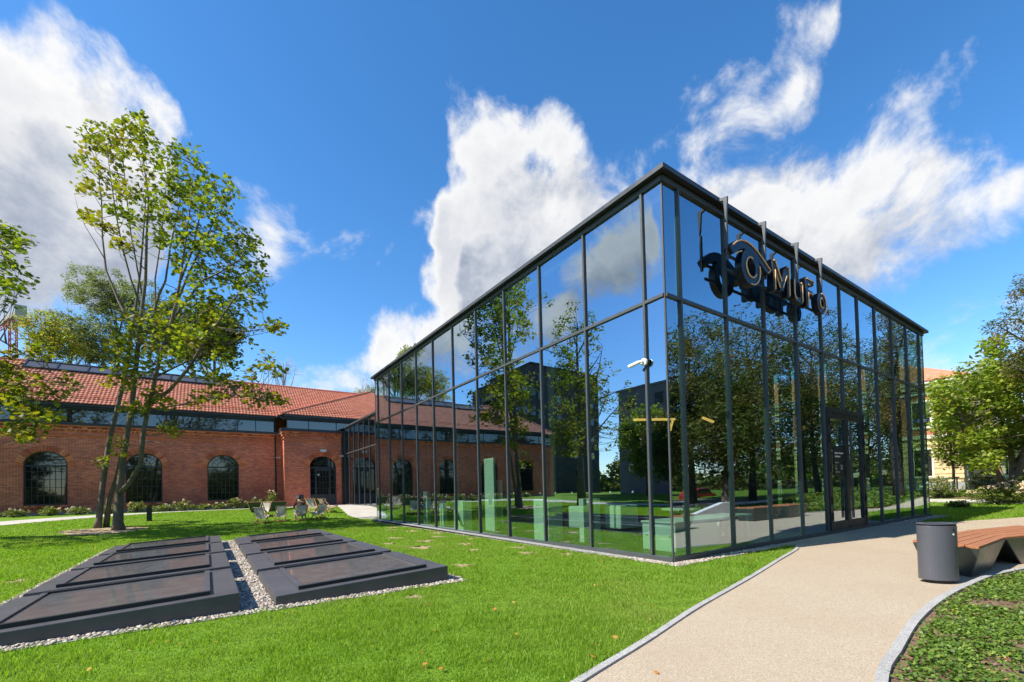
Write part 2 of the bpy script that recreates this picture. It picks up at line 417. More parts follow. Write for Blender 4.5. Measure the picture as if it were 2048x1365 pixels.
class MB:
    def __init__(self): self.v = []; self.f = []; self.mi = []
    def add(self, vs, fs, mi=0):
        b = len(self.v); self.v.extend([tuple(map(float, p)) for p in vs])
        for f in fs: self.f.append(tuple(b + i for i in f)); self.mi.append(mi)
        return self
    def box(self, x0, x1, y0, y1, z0, z1, mi=0):
        x0, x1 = min(x0, x1), max(x0, x1); y0, y1 = min(y0, y1), max(y0, y1); z0, z1 = min(z0, z1), max(z0, z1)
        return self.add([(x0, y0, z0), (x1, y0, z0), (x1, y1, z0), (x0, y1, z0), (x0, y0, z1), (x1, y0, z1), (x1, y1, z1), (x0, y1, z1)],
                        [(0, 3, 2, 1), (4, 5, 6, 7), (0, 1, 5, 4), (1, 2, 6, 5), (2, 3, 7, 6), (3, 0, 4, 7)], mi)
    def obox(self, c, ax, ay, az, mi=0):
        c, ax, ay, az = (np.array(q, float) for q in (c, ax, ay, az))
        vs = [c + sx * ax + sy * ay + sz * az for sz in (-1, 1) for sx, sy in ((-1, -1), (1, -1), (1, 1), (-1, 1))]
        return self.add(vs, [(0, 3, 2, 1), (4, 5, 6, 7), (0, 1, 5, 4), (1, 2, 6, 5), (2, 3, 7, 6), (3, 0, 4, 7)], mi)
    def bar(self, a, b, w_, h_, up=(0, 0, 1), mi=0):
        a, b = np.array(a, float), np.array(b, float); d = b - a; L = np.linalg.norm(d)
        if L < 1e-6: return self
        d /= L; u = np.array(up, float); u -= d * (u @ d)
        if np.linalg.norm(u) < 1e-3: u = np.array([1, 0, 0.]) - d * d[0]
        u /= np.linalg.norm(u); s = np.cross(d, u)
        return self.obox((a + b) / 2, d * L / 2, s * w_ / 2, u * h_ / 2, mi)
    def tube(self, pts, rad, n=8, cap=True, mi=0):
        pts = [np.array(p, float) for p in pts]
        if np.isscalar(rad): rad = [rad] * len(pts)
        vs = []; prev = None
        for i, p in enumerate(pts):
            d = pts[min(i + 1, len(pts) - 1)] - pts[max(i - 1, 0)]; d /= (np.linalg.norm(d) + 1e-9)
            if prev is None: u = np.cross(d, (0.3, 0.9, 0.1) if abs(d[1]) < .9 else (1, 0, 0))
            else: u = prev - d * (prev @ d)
            u /= (np.linalg.norm(u) + 1e-9); s = np.cross(d, u); prev = u
            for k in range(n):
                a = 2 * math.pi * k / n; vs.append(p + rad[i] * (math.cos(a) * u + math.sin(a) * s))
        fs = []
        for i in range(len(pts) - 1):
            for k in range(n):
                k2 = (k + 1) % n; fs.append((i * n + k, i * n + k2, (i + 1) * n + k2, (i + 1) * n + k))
        if cap:
            fs.append(tuple(range(n - 1, -1, -1))); fs.append(tuple((len(pts) - 1) * n + k for k in range(n)))
        return self.add(vs, fs, mi)
    def prism(self, poly, z0, z1, mi=0):
        """vertical prism over an xy polygon (counter-clockwise)"""
        n = len(poly); vs = [(x, y, z0) for x, y in poly] + [(x, y, z1) for x, y in poly]
        fs = [tuple(range(n - 1, -1, -1)), tuple(range(n, 2 * n))] + [(i, (i + 1) % n, n + (i + 1) % n, n + i) for i in range(n)]
        return self.add(vs, fs, mi)
    def extr(self, poly, fn, d, mi=0):
        """polygon (a,b) placed by fn(a,b) and pushed along vector d"""
        n = len(poly); d = np.array(d, float)
        base = [np.array(fn(a, b), float) for a, b in poly]
        vs = base + [p + d for p in base]
        fs = [tuple(range(n - 1, -1, -1)), tuple(range(n, 2 * n))] + [(i, (i + 1) % n, n + (i + 1) % n, n + i) for i in range(n)]
        return self.add(vs, fs, mi)
    def build(self, name, mat, parent=None, smooth=False, bevel=0.0):
        me = bpy.data.meshes.new(name)
        o0 = root_org(parent) if parent is not None else np.zeros(3)
        vs = np.array(self.v, float) - o0
        me.from_pydata(vs.tolist(), [], self.f)
        mats = mat if isinstance(mat, (list, tuple)) else [mat]
        for q in mats: me.materials.append(MAT[q] if isinstance(q, str) else q)
        if len(mats) > 1: me.polygons.foreach_set('material_index', self.mi)
        if smooth: me.polygons.foreach_set('use_smooth', [True] * len(me.polygons))
        bm = bmesh.new(); bm.from_mesh(me)
        bmesh.ops.recalc_face_normals(bm, faces=bm.faces)
        if bevel:
            bmesh.ops.bevel(bm, geom=[e for e in bm.edges if len(e.link_faces) == 2 and e.calc_face_angle(0) > .5], offset=bevel, segments=2, profile=.6, affect='EDGES', clamp_overlap=True)
        bm.to_mesh(me); bm.free()
        o = bpy.data.objects.new(name, me); return link(o, parent)

def raw_mesh(name, V, F, mat, parent=None, tint=None, smooth=False):
    """V (n,3) and F (m,k) numpy arrays with one k; big meshes"""
    me = bpy.data.meshes.new(name)
    V = np.asarray(V, np.float32) - (root_org(parent).astype(np.float32) if parent is not None else 0)
    n, k = F.shape
    me.vertices.add(len(V)); me.vertices.foreach_set('co', V.ravel())
    me.loops.add(n * k); me.loops.foreach_set('vertex_index', F.astype(np.int32).ravel())
    me.polygons.add(n); me.polygons.foreach_set('loop_start', np.arange(0, n * k, k, dtype=np.int32))
    try: me.polygons.foreach_set('loop_total', np.full(n, k, np.int32))
    except Exception: pass
    if smooth: me.polygons.foreach_set('use_smooth', np.ones(n, bool))
    me.materials.append(MAT[mat]); me.update(calc_edges=True)
    if tint is not None:
        a = me.attributes.new('tint', 'FLOAT', 'FACE'); a.data.foreach_set('value', np.asarray(tint, np.float32))
    o = bpy.data.objects.new(name, me); return link(o, parent)

def copy_tree(o, parent=None):
    c = o.copy(); COL.objects.link(c)
    if parent is not None: c.parent = parent
    for ch in list(o.children): copy_tree(ch, c)
    return c
def place(o, loc, rz=0.0, scale=None):
    o.location = loc; o.rotation_euler = (0, 0, rz)
    if scale: o.scale = (scale, scale, scale)
    return o

# ------------------------------------------------------------------ terrain
def sst(t): t = np.clip(t, 0, 1); return t * t * (3 - 2 * t)
def T(x, y):
    x = np.asarray(x, float); y = np.asarray(y, float)
    k = sst((x + 6) / 4.5)
    y1 = 31.0 * (1 - k) + 27.0 * k
    back = .78 * sst((y - 18.0) / (y1 - 18.0))
    right = .55 * sst((x - 26.0) / 8.0)
    return np.maximum(back, right)
def march(px, py):
    r = ray(px, py); best = None
    for d in np.arange(2, 90, .05):
        p = EYE + r * d
        if p[2] <= T(p[0], p[1]): return p
    return EYE + r * 90

xs = np.unique(np.concatenate([[-900, -400, -200, -120, -90, -70], np.arange(-60, 81, 1.0), [95, 120, 200, 400, 900]]))
ys = np.unique(np.concatenate([[-900, -400, -200, -120, -80, -60], np.arange(-45, 61, 1.0), [75, 100, 150, 300, 900]]))
X, Y = np.meshgrid(xs, ys); Z = T(X, Y)
V = np.stack([X.ravel(), Y.ravel(), Z.ravel()], 1)
nx, ny = len(xs), len(ys)
ii, jj = np.meshgrid(np.arange(nx - 1), np.arange(ny - 1)); a = (jj * nx + ii).ravel()
gr = raw_mesh('lawn', V, np.stack([a, a + 1, a + nx + 1, a + nx], 1), 'lawn_base', smooth=True); tag(gr, kind='structure')

def sheet(name, poly, mat, lift=.006, step=None, kind='structure'):
    """flat-lying sheet that follows the terrain"""
    bm = bmesh.new()
    vs = [bm.verts.new((x, y, 0)) for x, y in poly]
    bm.faces.new(vs); bmesh.ops.triangulate(bm, faces=bm.faces[:])
    if step:
        x0, x1 = min(p[0] for p in poly), max(p[0] for p in poly); y0, y1 = min(p[1] for p in poly), max(p[1] for p in poly)
        for k in np.arange(math.ceil(x0), x1, step):
            bmesh.ops.bisect_plane(bm, geom=bm.verts[:] + bm.edges[:] + bm.faces[:], plane_co=(k, 0, 0), plane_no=(1, 0, 0))
        for k in np.arange(math.ceil(y0), y1, step):
            bmesh.ops.bisect_plane(bm, geom=bm.verts[:] + bm.edges[:] + bm.faces[:], plane_co=(0, k, 0), plane_no=(0, 1, 0))
    for v in bm.verts: v.co.z = float(T(v.co.x, v.co.y)) + lift
    bmesh.ops.recalc_face_normals(bm, faces=bm.faces[:])
    if sum(f.normal.z for f in bm.faces) < 0: bmesh.ops.reverse_faces(bm, faces=bm.faces[:])
    me = bpy.data.meshes.new(name); bm.to_mesh(me); bm.free(); me.materials.append(MAT[mat])
    o = bpy.data.objects.new(name, me); link(o); o['kind'] = kind; return o

def smooth_line(pts, n=8):
    """Catmull-Rom through the points"""
    P = [np.array(p, float) for p in pts]; P = [2 * P[0] - P[1]] + P + [2 * P[-1] - P[-2]]; out = []
    for i in range(1, len(P) - 2):
        for k in range(n):
            t_ = k / n
            out.append(.5 * ((2 * P[i]) + (-P[i - 1] + P[i + 1]) * t_ + (2 * P[i - 1] - 5 * P[i] + 4 * P[i + 1] - P[i + 2]) * t_ ** 2 + (-P[i - 1] + 3 * P[i] - 3 * P[i + 1] + P[i + 2]) * t_ ** 3))
    out.append(P[-2]); return np.array(out)

KL = smooth_line([(-13.0, -5.2), (-10.0, -4.25), (-7.6, -3.65), (-5.58, -3.13), (-4.42, -2.85), (-2.85, -2.43), (-.54, -1.91), (1.98, -1.30), (3.2, -1.02), (4.05, -.78), (4.42, -.52), (4.40, -.22), (4.2, .0)])
KR = smooth_line([(-13, -7.6), (-9.0, -6.35), (-6.2, -5.25), (-3.8, -4.60), (-2.9, -4.46), (-1.7, -4.30), (-.6, -4.22), (.5, -4.20), (1.75, -4.25), (2.73, -4.33), (3.98, -4.60), (5.5, -5.1), (7.5, -5.45), (10, -5.35), (13, -5.3), (17, -5.2), (21, -4.7), (26, -3.7), (32, -3.2), (40, -3.0)])
path_poly = [tuple(p) for p in KL] + [(19.6, -.02), (15.6, -1.15), (16.3, -1.62), (17.0, -1.85), (18.5, -2.35), (20, -2.75), (23, -2.9), (27, -2.5), (32, -1.75), (40, -1.5)] + [tuple(p) for p in KR[::-1]]
path_poly = [tuple(p) for p in KL] + [(13.4, 0), (14.6, -.55), (15.4, -1.2), (16.3, -1.62), (17.0, -1.85), (18.5, -2.35), (20, -2.75), (23, -2.75), (27, -2.35), (32, -1.75), (40, -1.5)] + [tuple(p) for p in KR[::-1]]
sheet('footpath', path_poly, 'aggregate', .008)
# paving by the link corridor and path along the brick hall
sheet('entrance_paving', [(-.35, 20.75), (-.85, 20.9), (-1.15, 22.3), (-1.0, 24.0), (-.75, 26.3), (-.5, 28.0), (-1.5, 30.3), (-6.0, 31.6), (-9.5, 30.6), (-13.0, 28.6), (-17, 26.0), (-24, 21.0), (-34, 14.0), (-35, 15.6), (-24.5, 23.0), (-17.2, 28.0), (-13.2, 30.6), (-9.8, 31.9), (-6, 32.6), (-3.4, 32.9), (-2.6, 33.65), (1.45, 33.65), (1.45, 20.75)], 'concrete', .012, 1.0)
sheet('far_path', [(29.2, -2), (30.2, 6), (31, 20), (32.6, 20), (31.6, 6), (30.9, -2)], 'concrete', .012, 1.0)
sheet('street', [(-60, -30), (90, -30), (90, -19), (-60, -19)], 'asphalt', .012)
sheet('pavement', [(-60, -18.9), (90, -18.9), (90, -15.2), (-60, -15.2)], 'concrete', .016)
bed_poly = [tuple(p + np.array([0, -.06])) for p in KR] + [(40, -14.8), (-13, -14.8)]
sheet('planting_bed', bed_poly, 'soil', .010)
sheet('far_bed', [(31.7, -2.8), (31.4, 0), (32.3, 8), (33.4, 22), (45.2, 22), (45.2, 3), (60, 2.8), (60, -2.8)], 'soil', .016, 1.0)

# kerb stones, each its own piece
def kerb(name, line, width, label_stone='kerb_stone', L=.98, up=.035, side=1):
    root = bpy.data.objects.new(name, None); COL.objects.link(root); root['kind'] = 'structure'
    seg = np.concatenate([[0], np.cumsum(np.linalg.norm(np.diff(line, axis=0), axis=1))])
    tot = seg[-1]; s = 0.0
    while s < tot - .2:
        e = min(s + L, tot); q = np.linspace(s + .004, e - .004, 5)
        pts = np.stack([np.interp(q, seg, line[:, 0]), np.interp(q, seg, line[:, 1])], 1)
        d = np.gradient(pts, axis=0); d /= np.linalg.norm(d, axis=1)[:, None]; nrm = np.stack([-d[:, 1], d[:, 0]], 1) * side
        A = pts; B = pts + nrm * width
        zz = [float(T(*p_)) for p_ in pts]; j = random.uniform(-.003, .003)
        mb = MB(); vs = []
        for i in range(5):
            vs += [(*A[i], zz[i] - .12), (*B[i], zz[i] - .12), (*B[i], zz[i] + up + j), (*A[i], zz[i] + up + j)]
        fs = []
        for i in range(4):
            for k in range(4): fs.append((i * 4 + k, i * 4 + (k + 1) % 4, i * 4 + 4 + (k + 1) % 4, i * 4 + 4 + k))
        fs += [(3, 2, 1, 0), (16, 17, 18, 19)]
        mb.add(vs, fs).build('kerb_stone', 'granite', root); s = e
    return root
kerb('lawn_kerb', KL[8:], .075, side=1, up=.03)
kerb('bed_kerb', KR[8:-24], .085, side=-1, up=.05)

# ------------------------------------------------------------------ glass hall
LL, LR, H, HT = 20.33, 19.34, 8.52, 5.873
BL_, WB = .56, 1.921
hall = thing('glass_hall', 'large dark framed glass pavilion with reflecting facade on the lawn', 'building', (0, 0, 0))
left_m = [0.56 + i * 1.921 for i in range(11)]
right_m = [.57, 2.46, 4.36, 6.27, 8.05, 9.65, 11.25, 13.0, 14.9, 16.8, 18.66]
GL = .022                                         # glass set back behind the frame faces

def facade(pos, length, place_fn, n_out, door=None, simple=False):
    """pos: mullion places along the face; place_fn(u, w, z): u along, w outwards"""
    def bx(u0, u1, w0, w1, z0, z1, name, mat='frame_metal'):
        a, b = place_fn(u0, w0, z0), place_fn(u1, w1, z1)
        return MB().box(a[0], b[0], a[1], b[1], a[2], b[2]).build(name, mat, hall)
    edges = [0.0] + pos + [length]
    hw = .027
    for i, u in enumerate(pos):
        zlo = .115
        if door and door[0] + .1 < u < door[1] - .1: zlo = door[2] + .09
        bx(u - hw, u + hw, -.10, .028, zlo, H - .125, 'mullion')
    # rails: bottom, transom, top, cut per bay so that they butt against the mullions
    for i in range(len(edges) - 1):
        u0 = edges[i] + (hw if i else 0.0); u1 = edges[i + 1] - (hw if i < len(edges) - 2 else 0.0)
        c0 = .04 if i == 0 else 0; c1 = .04 if i == len(edges) - 2 else 0
        indoor = door and u0 > door[0] - .05 and u1 < door[1] + .05
        bx(u0 - hw * (i > 0) + .001, u1 + hw * (i < len(edges) - 2) - .001, -.10, .031, -.05, .115, 'sill_rail')
        bx(u0 + c0, u1 - c1, -.10, .024, HT - .035, HT + .035, 'transom')
        bx(u0 - hw * (i > 0) + .001, u1 + hw * (i < len(edges) - 2) - .001, -.10, .031, H - .125, H, 'head_rail')
        spans = [(.115, HT - .035), (HT + .035, H - .125)]
        if indoor: spans = [(door[2] + .09, HT - .035), (HT + .035, H - .125)]
        for z0, z1 in spans:
            a, b = place_fn(u0 + c0 * .5, -GL - .028, z0), place_fn(u1 - c1 * .5, -GL, z1)
            c = [(a[k] + b[k]) / 2 for k in range(3)]; h = [abs(a[k] - b[k]) / 2 for k in range(3)]
            me = bpy.data.meshes.new('pane'); mb = MB().box(-h[0], h[0], -h[1], h[1], -h[2], h[2])
            me.from_pydata(mb.v, [], mb.f); me.materials.append(MAT['inner_glass']); me.materials.append(MAT['facade_glass'])
            for pl in me.polygons:
                if Vector(pl.normal).dot(Vector(n_out)) > .9: pl.material_index = 1
            o = bpy.data.objects.new('pane', me); link(o, hall); o.location = c
            til = random.gauss(0, .0017), random.gauss(0, .0017)
            o.rotation_euler = (til[0] if n_out[1] else 0, til[0] if n_out[0] else 0, til[1])
    return
facade(left_m, LL, lambda u, w_, z: (-w_, u, z), (-1, 0, 0))
facade(right_m, LR, lambda u, w_, z: (u, -w_, z), (0, -1, 0), door=(8.05, 11.25, 4.0))
facade([LL - q for q in left_m[::-1]], LL, lambda u, w_, z: (LR + w_, u, z), (1, 0, 0))
facade(right_m, LR, lambda u, w_, z: (u, LL + w_, z), (0, 1, 0))
# slim corner posts
for cx_, cy_ in ((0, 0), (0, LL), (LR, 0), (LR, LL)):
    sx, sy = (1 if cx_ == 0 else -1), (1 if cy_ == 0 else -1)
    MB().box(cx_ + sx * .012, cx_ + sx * .05, cy_ + sy * .012, cy_ + sy * .05, .115, H - .125).build('corner_post', 'frame_metal', hall)
# roof edge: dark soffit set out over the facade and a folded coping
mb = MB()
ov = .16
mb.box(-ov, LR + ov, -ov, 0.0 - .05, H + .004, H + .05); mb.box(-ov, LR + ov, LL + .05, LL + ov, H + .004, H + .05)
mb.box(-ov, -.05, -.05, LL + .05, H + .004, H + .05); mb.box(LR + .05, LR + ov, -.05, LL + .05, H + .004, H + .05)
mb.build('soffit', 'dark_steel', hall)
mb = MB(); e = ov + .012
for x0, x1, y0, y1 in ((-e, LR + e, -e, -ov), (-e, LR + e, LL + ov, LL + e), (-e, -ov, -ov, LL + ov), (LR + ov, LR + e, -ov, LL + ov)):
    mb.box(x0, x1, y0, y1, H + .012, H + .115)
mb.build('coping', 'coping_metal', hall)
MB().box(-ov + .002, LR + ov - .002, -ov + .002, LL + ov - .002, H + .052, H + .105).build('roof', 'coping_metal', hall)
# inside
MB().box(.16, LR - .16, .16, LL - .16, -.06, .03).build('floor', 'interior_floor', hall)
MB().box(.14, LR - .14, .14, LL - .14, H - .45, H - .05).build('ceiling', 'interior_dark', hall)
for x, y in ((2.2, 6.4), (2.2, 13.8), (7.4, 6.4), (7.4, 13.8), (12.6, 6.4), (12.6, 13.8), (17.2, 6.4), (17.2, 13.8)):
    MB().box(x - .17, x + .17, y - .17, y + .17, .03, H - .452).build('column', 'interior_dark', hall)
core = MB().box(8.2, 16.8, 8.2, 15.5, .03, H - .452).build('dark_core', 'interior_dark', hall)  # solid core added to keep the inside of the hall dark
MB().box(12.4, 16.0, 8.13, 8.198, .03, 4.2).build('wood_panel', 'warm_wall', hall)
for y0_, y1_ in ((.5, 1.7), (2.0, 3.3), (3.75, 4.7), (5.0, 5.6), (5.9, 16.199)): MB().box(17.5, 17.7, y0_, y1_, .03, H - .453).build('dark_backing', 'interior_dark', hall)  # dark panels added to block light from the far side, with gaps
MB().box(1.6, 17.7, 16.2, 16.4, .03, H - .453).build('dark_backing', 'interior_dark', hall)  # added partition, shuts out the bright sky behind the back facade

# double door in the right facade
DX0, DX1, DZ = 8.05, 11.25, 4.0
door = MB()
door.box(DX0 + .033, DX1 - .033, -.075, .10, DZ - .06, DZ + .089); door.box(DX0 + .033, DX0 + .15, -.07, .09, .117, DZ - .06); door.box(DX1 - .15, DX1 - .033, -.07, .09, .117, DZ - .06)
door = door.build('door', 'dark_steel', hall)
for k, (a, b) in enumerate(((DX0 + .155, 9.645), (9.655, DX1 - .155))):
    mb = MB(); st = .13
    mb.box(a, a + st, -.055, .075, .12, DZ - .065); mb.box(b - st, b, -.055, .075, .12, DZ - .065)
    mb.box(a + st, b - st, -.05, .07, .12, .38); mb.box(a + st, b - st, -.05, .07, DZ - .24, DZ - .065)
    leaf = mb.build('door_leaf', 'dark_steel', door, bevel=.004)
    me_o = MB().box(a + st, b - st, .0, .028, .38, DZ - .24).build('door_pane', ['inner_glass', 'facade_glass'], door)
    for pl in me_o.data.polygons:
        pl.material_index = 1 if pl.normal.y < -.9 else 0
    hx = b - .06 if k == 0 else a + .06
    mb = MB(); mb.tube([(hx, -.15, .45), (hx, -.15, DZ - .5)], .02, 10); mb.bar((hx, -.15, .7), (hx, -.05, .7), .02, .02); mb.bar((hx, -.15, DZ - .8), (hx, -.05, DZ - .8), .02, .02)
    mb.build('handle', 'frame_metal', door)
    for hz in (.45, .95, 2.0, 2.95, 3.5):
        q = a - .02 if k == 0 else b + .02
        MB().box(q - .025, q + .025, -.10, -.073, hz, hz + .24).build('hinge', 'black_plastic', door)
# notice on the door glass
PX0, PX1, PZ0, PZ1 = 8.62, 9.42, 1.86, 2.86
notice = MB().box(PX0, PX1, -.020, -.004, PZ0, PZ1).build('door_notice', 'sign_face'); tag(notice, 'dark rectangular notice with white opening hours on the glass door', 'notice')
FONT = None
def text_mesh(txt, size, loc, mat, parent, name='lettering', rot=(math.pi / 2, 0, 0), extrude=.002, align='LEFT', bold=0.0):
    cu = bpy.data.curves.new('t', 'FONT'); cu.body = txt; cu.size = size; cu.extrude = extrude; cu.align_x = align; cu.offset = bold
    to = bpy.data.objects.new('t', cu); COL.objects.link(to)
    dg = bpy.context.evaluated_depsgraph_get(); dg.update()
    me = bpy.data.meshes.new_from_object(to.evaluated_get(dg))
    bpy.data.objects.remove(to); me.materials.clear(); me.materials.append(MAT[mat])
    o = bpy.data.objects.new(name, me); link(o, parent); o.location = loc; o.rotation_euler = rot; return o
zy = -.0225
for s, sz, z, bld in (('Muzeum Fotografii', .088, 2.60, .003), ('w Krakowie', .088, 2.49, .003), ('Godziny otwarcia', .042, 2.30, 0), ('wt-czw', .04, 2.20, 0), ('pt-sob', .04, 2.145, 0), ('niedziela', .04, 2.09, 0), ('11:00-18:00', .04, 2.20, 0), ('11:00-18:00', .04, 2.145, 0), ('10:00-16:00', .04, 2.09, 0), ('poniedziałek nieczynne', .04, 1.99, 0)):
    x = PX0 + .05 + (.42 if ':' in s else 0)
    text_mesh(s, sz, (x, zy, z), 'white_plastic', notice, extrude=.001, bold=bld)

# furniture behind the glass (white, seen green through the panes)
def furn(name, label, cat, boxes, bev=.02):
    b = boxes[0]; o = thing(name, label, cat, ((b[0] + b[1]) / 2, (b[2] + b[3]) / 2, .03))
    for nm, bb in zip(('body', 'top', 'leg', 'leg', 'leg', 'leg', 'panel'), boxes):
        MB().box(*bb).build(nm, 'furniture_white', o, bevel=bev)
    return o
furn('display_block', 'low white display block at the near glass corner', 'block', [(1.15, 3.0, .75, 1.75, .03, .72), (1.12, 3.5, .72, 1.78, .725, .78)])
t2 = thing('white_table', 'white table with rounded legs behind the right facade', 'table', (4.6, 1.6, .03))
MB().box(3.7, 5.6, 1.15, 2.1, .70, .75).build('top', 'furniture_white', t2, bevel=.015)
for x in (3.8, 5.45):
    for y in (1.22, 2.0): MB().tube([(x, y, .03), (x, y, .5), (x + (.1 if x < 4 else -.1), y, .695)], .035, 8).build('leg', 'furniture_white', t2)
furn('exhibition_stand', 'tall narrow white display panel behind the left facade', 'panel', [(1.25, 1.35, 9.2, 9.95, .03, 3.0), (1.7, 1.8, 9.4, 9.7, .03, 2.1)], .005)
furn('counter_end', 'white counter end standing against the left facade', 'counter', [(.42, 1.0, 4.75, 5.5, .03, 1.35)], .01)
pn = thing('angled_desk', 'white desk with a slanting brace behind the left facade', 'desk', (1.0, 10.9, .03))
MB().box(.5, .9, 10.45, 11.3, .03, 1.28).build('body', 'furniture_white', pn)
MB().bar((.45, 11.25, 1.15), (.45, 10.5, .25), .05, .1).build('brace', 'green_paint', pn)
furn('slim_cabinet', 'slim white cabinet between two mullions of the left facade', 'cabinet', [(1.1, 1.4, 3.9, 4.1, .03, 1.35), (1.1, 1.4, 3.5, 3.62, .03, 1.35)], .005)
furn('lounge_chair', 'white cushioned chair nearer the notice dots', 'seat', [(3.6, 4.5, 6.6, 7.4, .12, .98)], .06)
furn('lounge_chair', 'white cushioned armchair beside the low round table', 'seat', [(4.3, 5.3, 5.3, 6.1, .12, 1.0)], .06)
furn('exhibition_stand', 'narrow white upright panel near the far end of the left facade', 'panel', [(1.1, 1.3, 15.5, 16.0, .03, 1.7)], .005)
furn('exhibition_stand', 'short white upright panel beside the narrow far one', 'panel', [(1.1, 1.3, 13.6, 14.0, .03, 1.1)], .005)
rt_ = thing('round_table', 'low round white table on a thin pedestal inside the glass', 'table', (7.0, 4.6, .03))
MB().tube([(7.0, 4.6, .74), (7.0, 4.6, .79)], .75, 28).build('top', 'furniture_white', rt_)
MB().tube([(7.0, 4.6, .03), (7.0, 4.6, .74)], .05, 10).build('pedestal', 'furniture_white', rt_); MB().tube([(7.0, 4.6, .03), (7.0, 4.6, .06)], .3, 20).build('foot', 'furniture_white', rt_)
for k, (a, b) in enumerate((((3.4, 3.8, 3.9), (4.9, 3.3, 3.95)), ((4.2, 3.0, 3.5), (5.2, 3.6, 3.95)), ((6.4, 3.2, 4.1), (7.4, 3.4, 4.05)))):
    lab = ['leftmost', 'rising', 'rightmost'][k]
    lp = thing('hanging_lamp', f'{lab} yellow linear lamp hanging inside the glass corner', 'lamp', a, 'yellow linear lamps inside the glass hall')
    MB().bar(a, b, .07, .07).build('tube', 'lamp_strip', lp)
    mid = [(a[i] + b[i]) / 2 for i in range(3)]
    MB().tube([mid, (mid[0], mid[1], H - .45)], .006, 5).build('cord', 'black_plastic', lp)
# row of small round notice dots on the left facade glass
for k in range(26):
    y = 1.1 + k * .71
    MB().tube([(.046, y, 1.55), (.041, y, 1.55)], .028, 10).build('notice_dot', 'furniture_white', hall)

# ------------------------------------------------------------------ sign on the right facade
sign = thing('roof_sign', 'black eye logo and MuFo letters hung from the roof edge', 'sign', (2.0, -.42, 6.6))
YF, YB = -.41, -.24
def P_(a, b): return (a, YF, b)
def strokes(letters, name, th=.115, tube=True, neon=None):
    mb = MB()
    for poly in letters: mb.extr(poly, P_, (0, YB - YF, 0))
    o = mb.build(name, ['sign_face'], sign)
    for ln in (neon or []):
        MB().tube([(x, YF - .014, z) for x, z in ln], .017, 6).build('light_tube', 'neon_gold', o)
    return o
def arc(cx_, cz, rx, rz, a0, a1, n=22): return [(cx_ + rx * math.cos(math.radians(a0 + (a1 - a0) * i / n)), cz + rz * math.sin(math.radians(a0 + (a1 - a0) * i / n))) for i in range(n + 1)]
def band(outer, inner): return outer + inner[::-1]
# eye: ring and brow
ecx, ecz = 2.93, 7.06
def ringpieces(cx_, cz, R_, r_, a0, a1, n=24):
    out = []
    for i in range(n):
        b0 = a0 + (a1 - a0) * i / n; b1 = a0 + (a1 - a0) * (i + 1) / n
        c_ = lambda rr, b: (cx_ + rr * math.cos(math.radians(b)), cz + rr * math.sin(math.radians(b)))
        out.append([c_(R_, b0), c_(R_, b1), c_(r_, b1), c_(r_, b0)])
    return out
def ring_solid(name, cx_, cz, R_, r_, a0=0, a1=360, n=32, neon=()):
    vs = []; full = abs(a1 - a0) >= 359.9; m_ = n if full else n + 1
    for i in range(m_):
        b = math.radians(a0 + (a1 - a0) * i / n); c_, s_ = math.cos(b), math.sin(b)
        vs += [(cx_ + R_ * c_, YF, cz + R_ * s_), (cx_ + R_ * c_, YB, cz + R_ * s_), (cx_ + r_ * c_, YB, cz + r_ * s_), (cx_ + r_ * c_, YF, cz + r_ * s_)]
    fs = []
    for i in range(n):
        j = (i + 1) % m_
        for k in range(4): fs.append((i * 4 + k, i * 4 + (k + 1) % 4, j * 4 + (k + 1) % 4, j * 4 + k))
    if not full: fs += [(0, 1, 2, 3), tuple(n * 4 + k for k in (3, 2, 1, 0))]
    o = MB().add(vs, fs).build(name, 'sign_face', sign)
    for ln in neon: MB().tube([(x, YF - .014, z) for x, z in ln], .017, 6).build('light_tube', 'neon_gold', o)
    return o
ring_solid('eye_ring', ecx, ecz, .46, .215, neon=[arc(ecx, ecz, .25, .25, 75, 330), arc(ecx, ecz, .42, .42, -95, 18)])
# brow: crescent from the left corner over the ring down to the right corner
brow_o = [(1.98, 7.30), (2.10, 7.43), (2.28, 7.56), (2.48, 7.645), (2.70, 7.685), (2.95, 7.67), (3.20, 7.605), (3.45, 7.50), (3.68, 7.38), (3.90, 7.27)]
brow_i = [(2.12, 7.18), (2.26, 7.28), (2.42, 7.38), (2.58, 7.44), (2.74, 7.46), (2.95, 7.45), (3.16, 7.40), (3.36, 7.31), (3.56, 7.20), (3.76, 7.10)]
vs = []
for (a, b), (c, d) in zip(brow_o, brow_i): vs += [(a, YF - .002, b), (a, YB, b), (c, YB, d), (c, YF - .002, d)]
fs = []
for i in range(len(brow_o) - 1):
    for k in range(4): fs.append((i * 4 + k, i * 4 + (k + 1) % 4, i * 4 + 4 + (k + 1) % 4, i * 4 + 4 + k))
fs += [(0, 1, 2, 3), tuple((len(brow_o) - 1) * 4 + k for k in (3, 2, 1, 0))]
brow = MB().add(vs, fs).build('eye_brow', 'sign_face', sign)
MB().tube([(x, YF - .016, z - .035) for x, z in brow_o[1:]] + [(3.76, YF - .016, 7.135)], .017, 6).build('light_tube', 'neon_gold', brow)
MB().tube([(2.20, YF - .016, 7.20), (2.32, YF - .016, 7.28), (2.48, YF - .016, 7.345)], .017, 6).build('light_tube', 'neon_gold', brow)
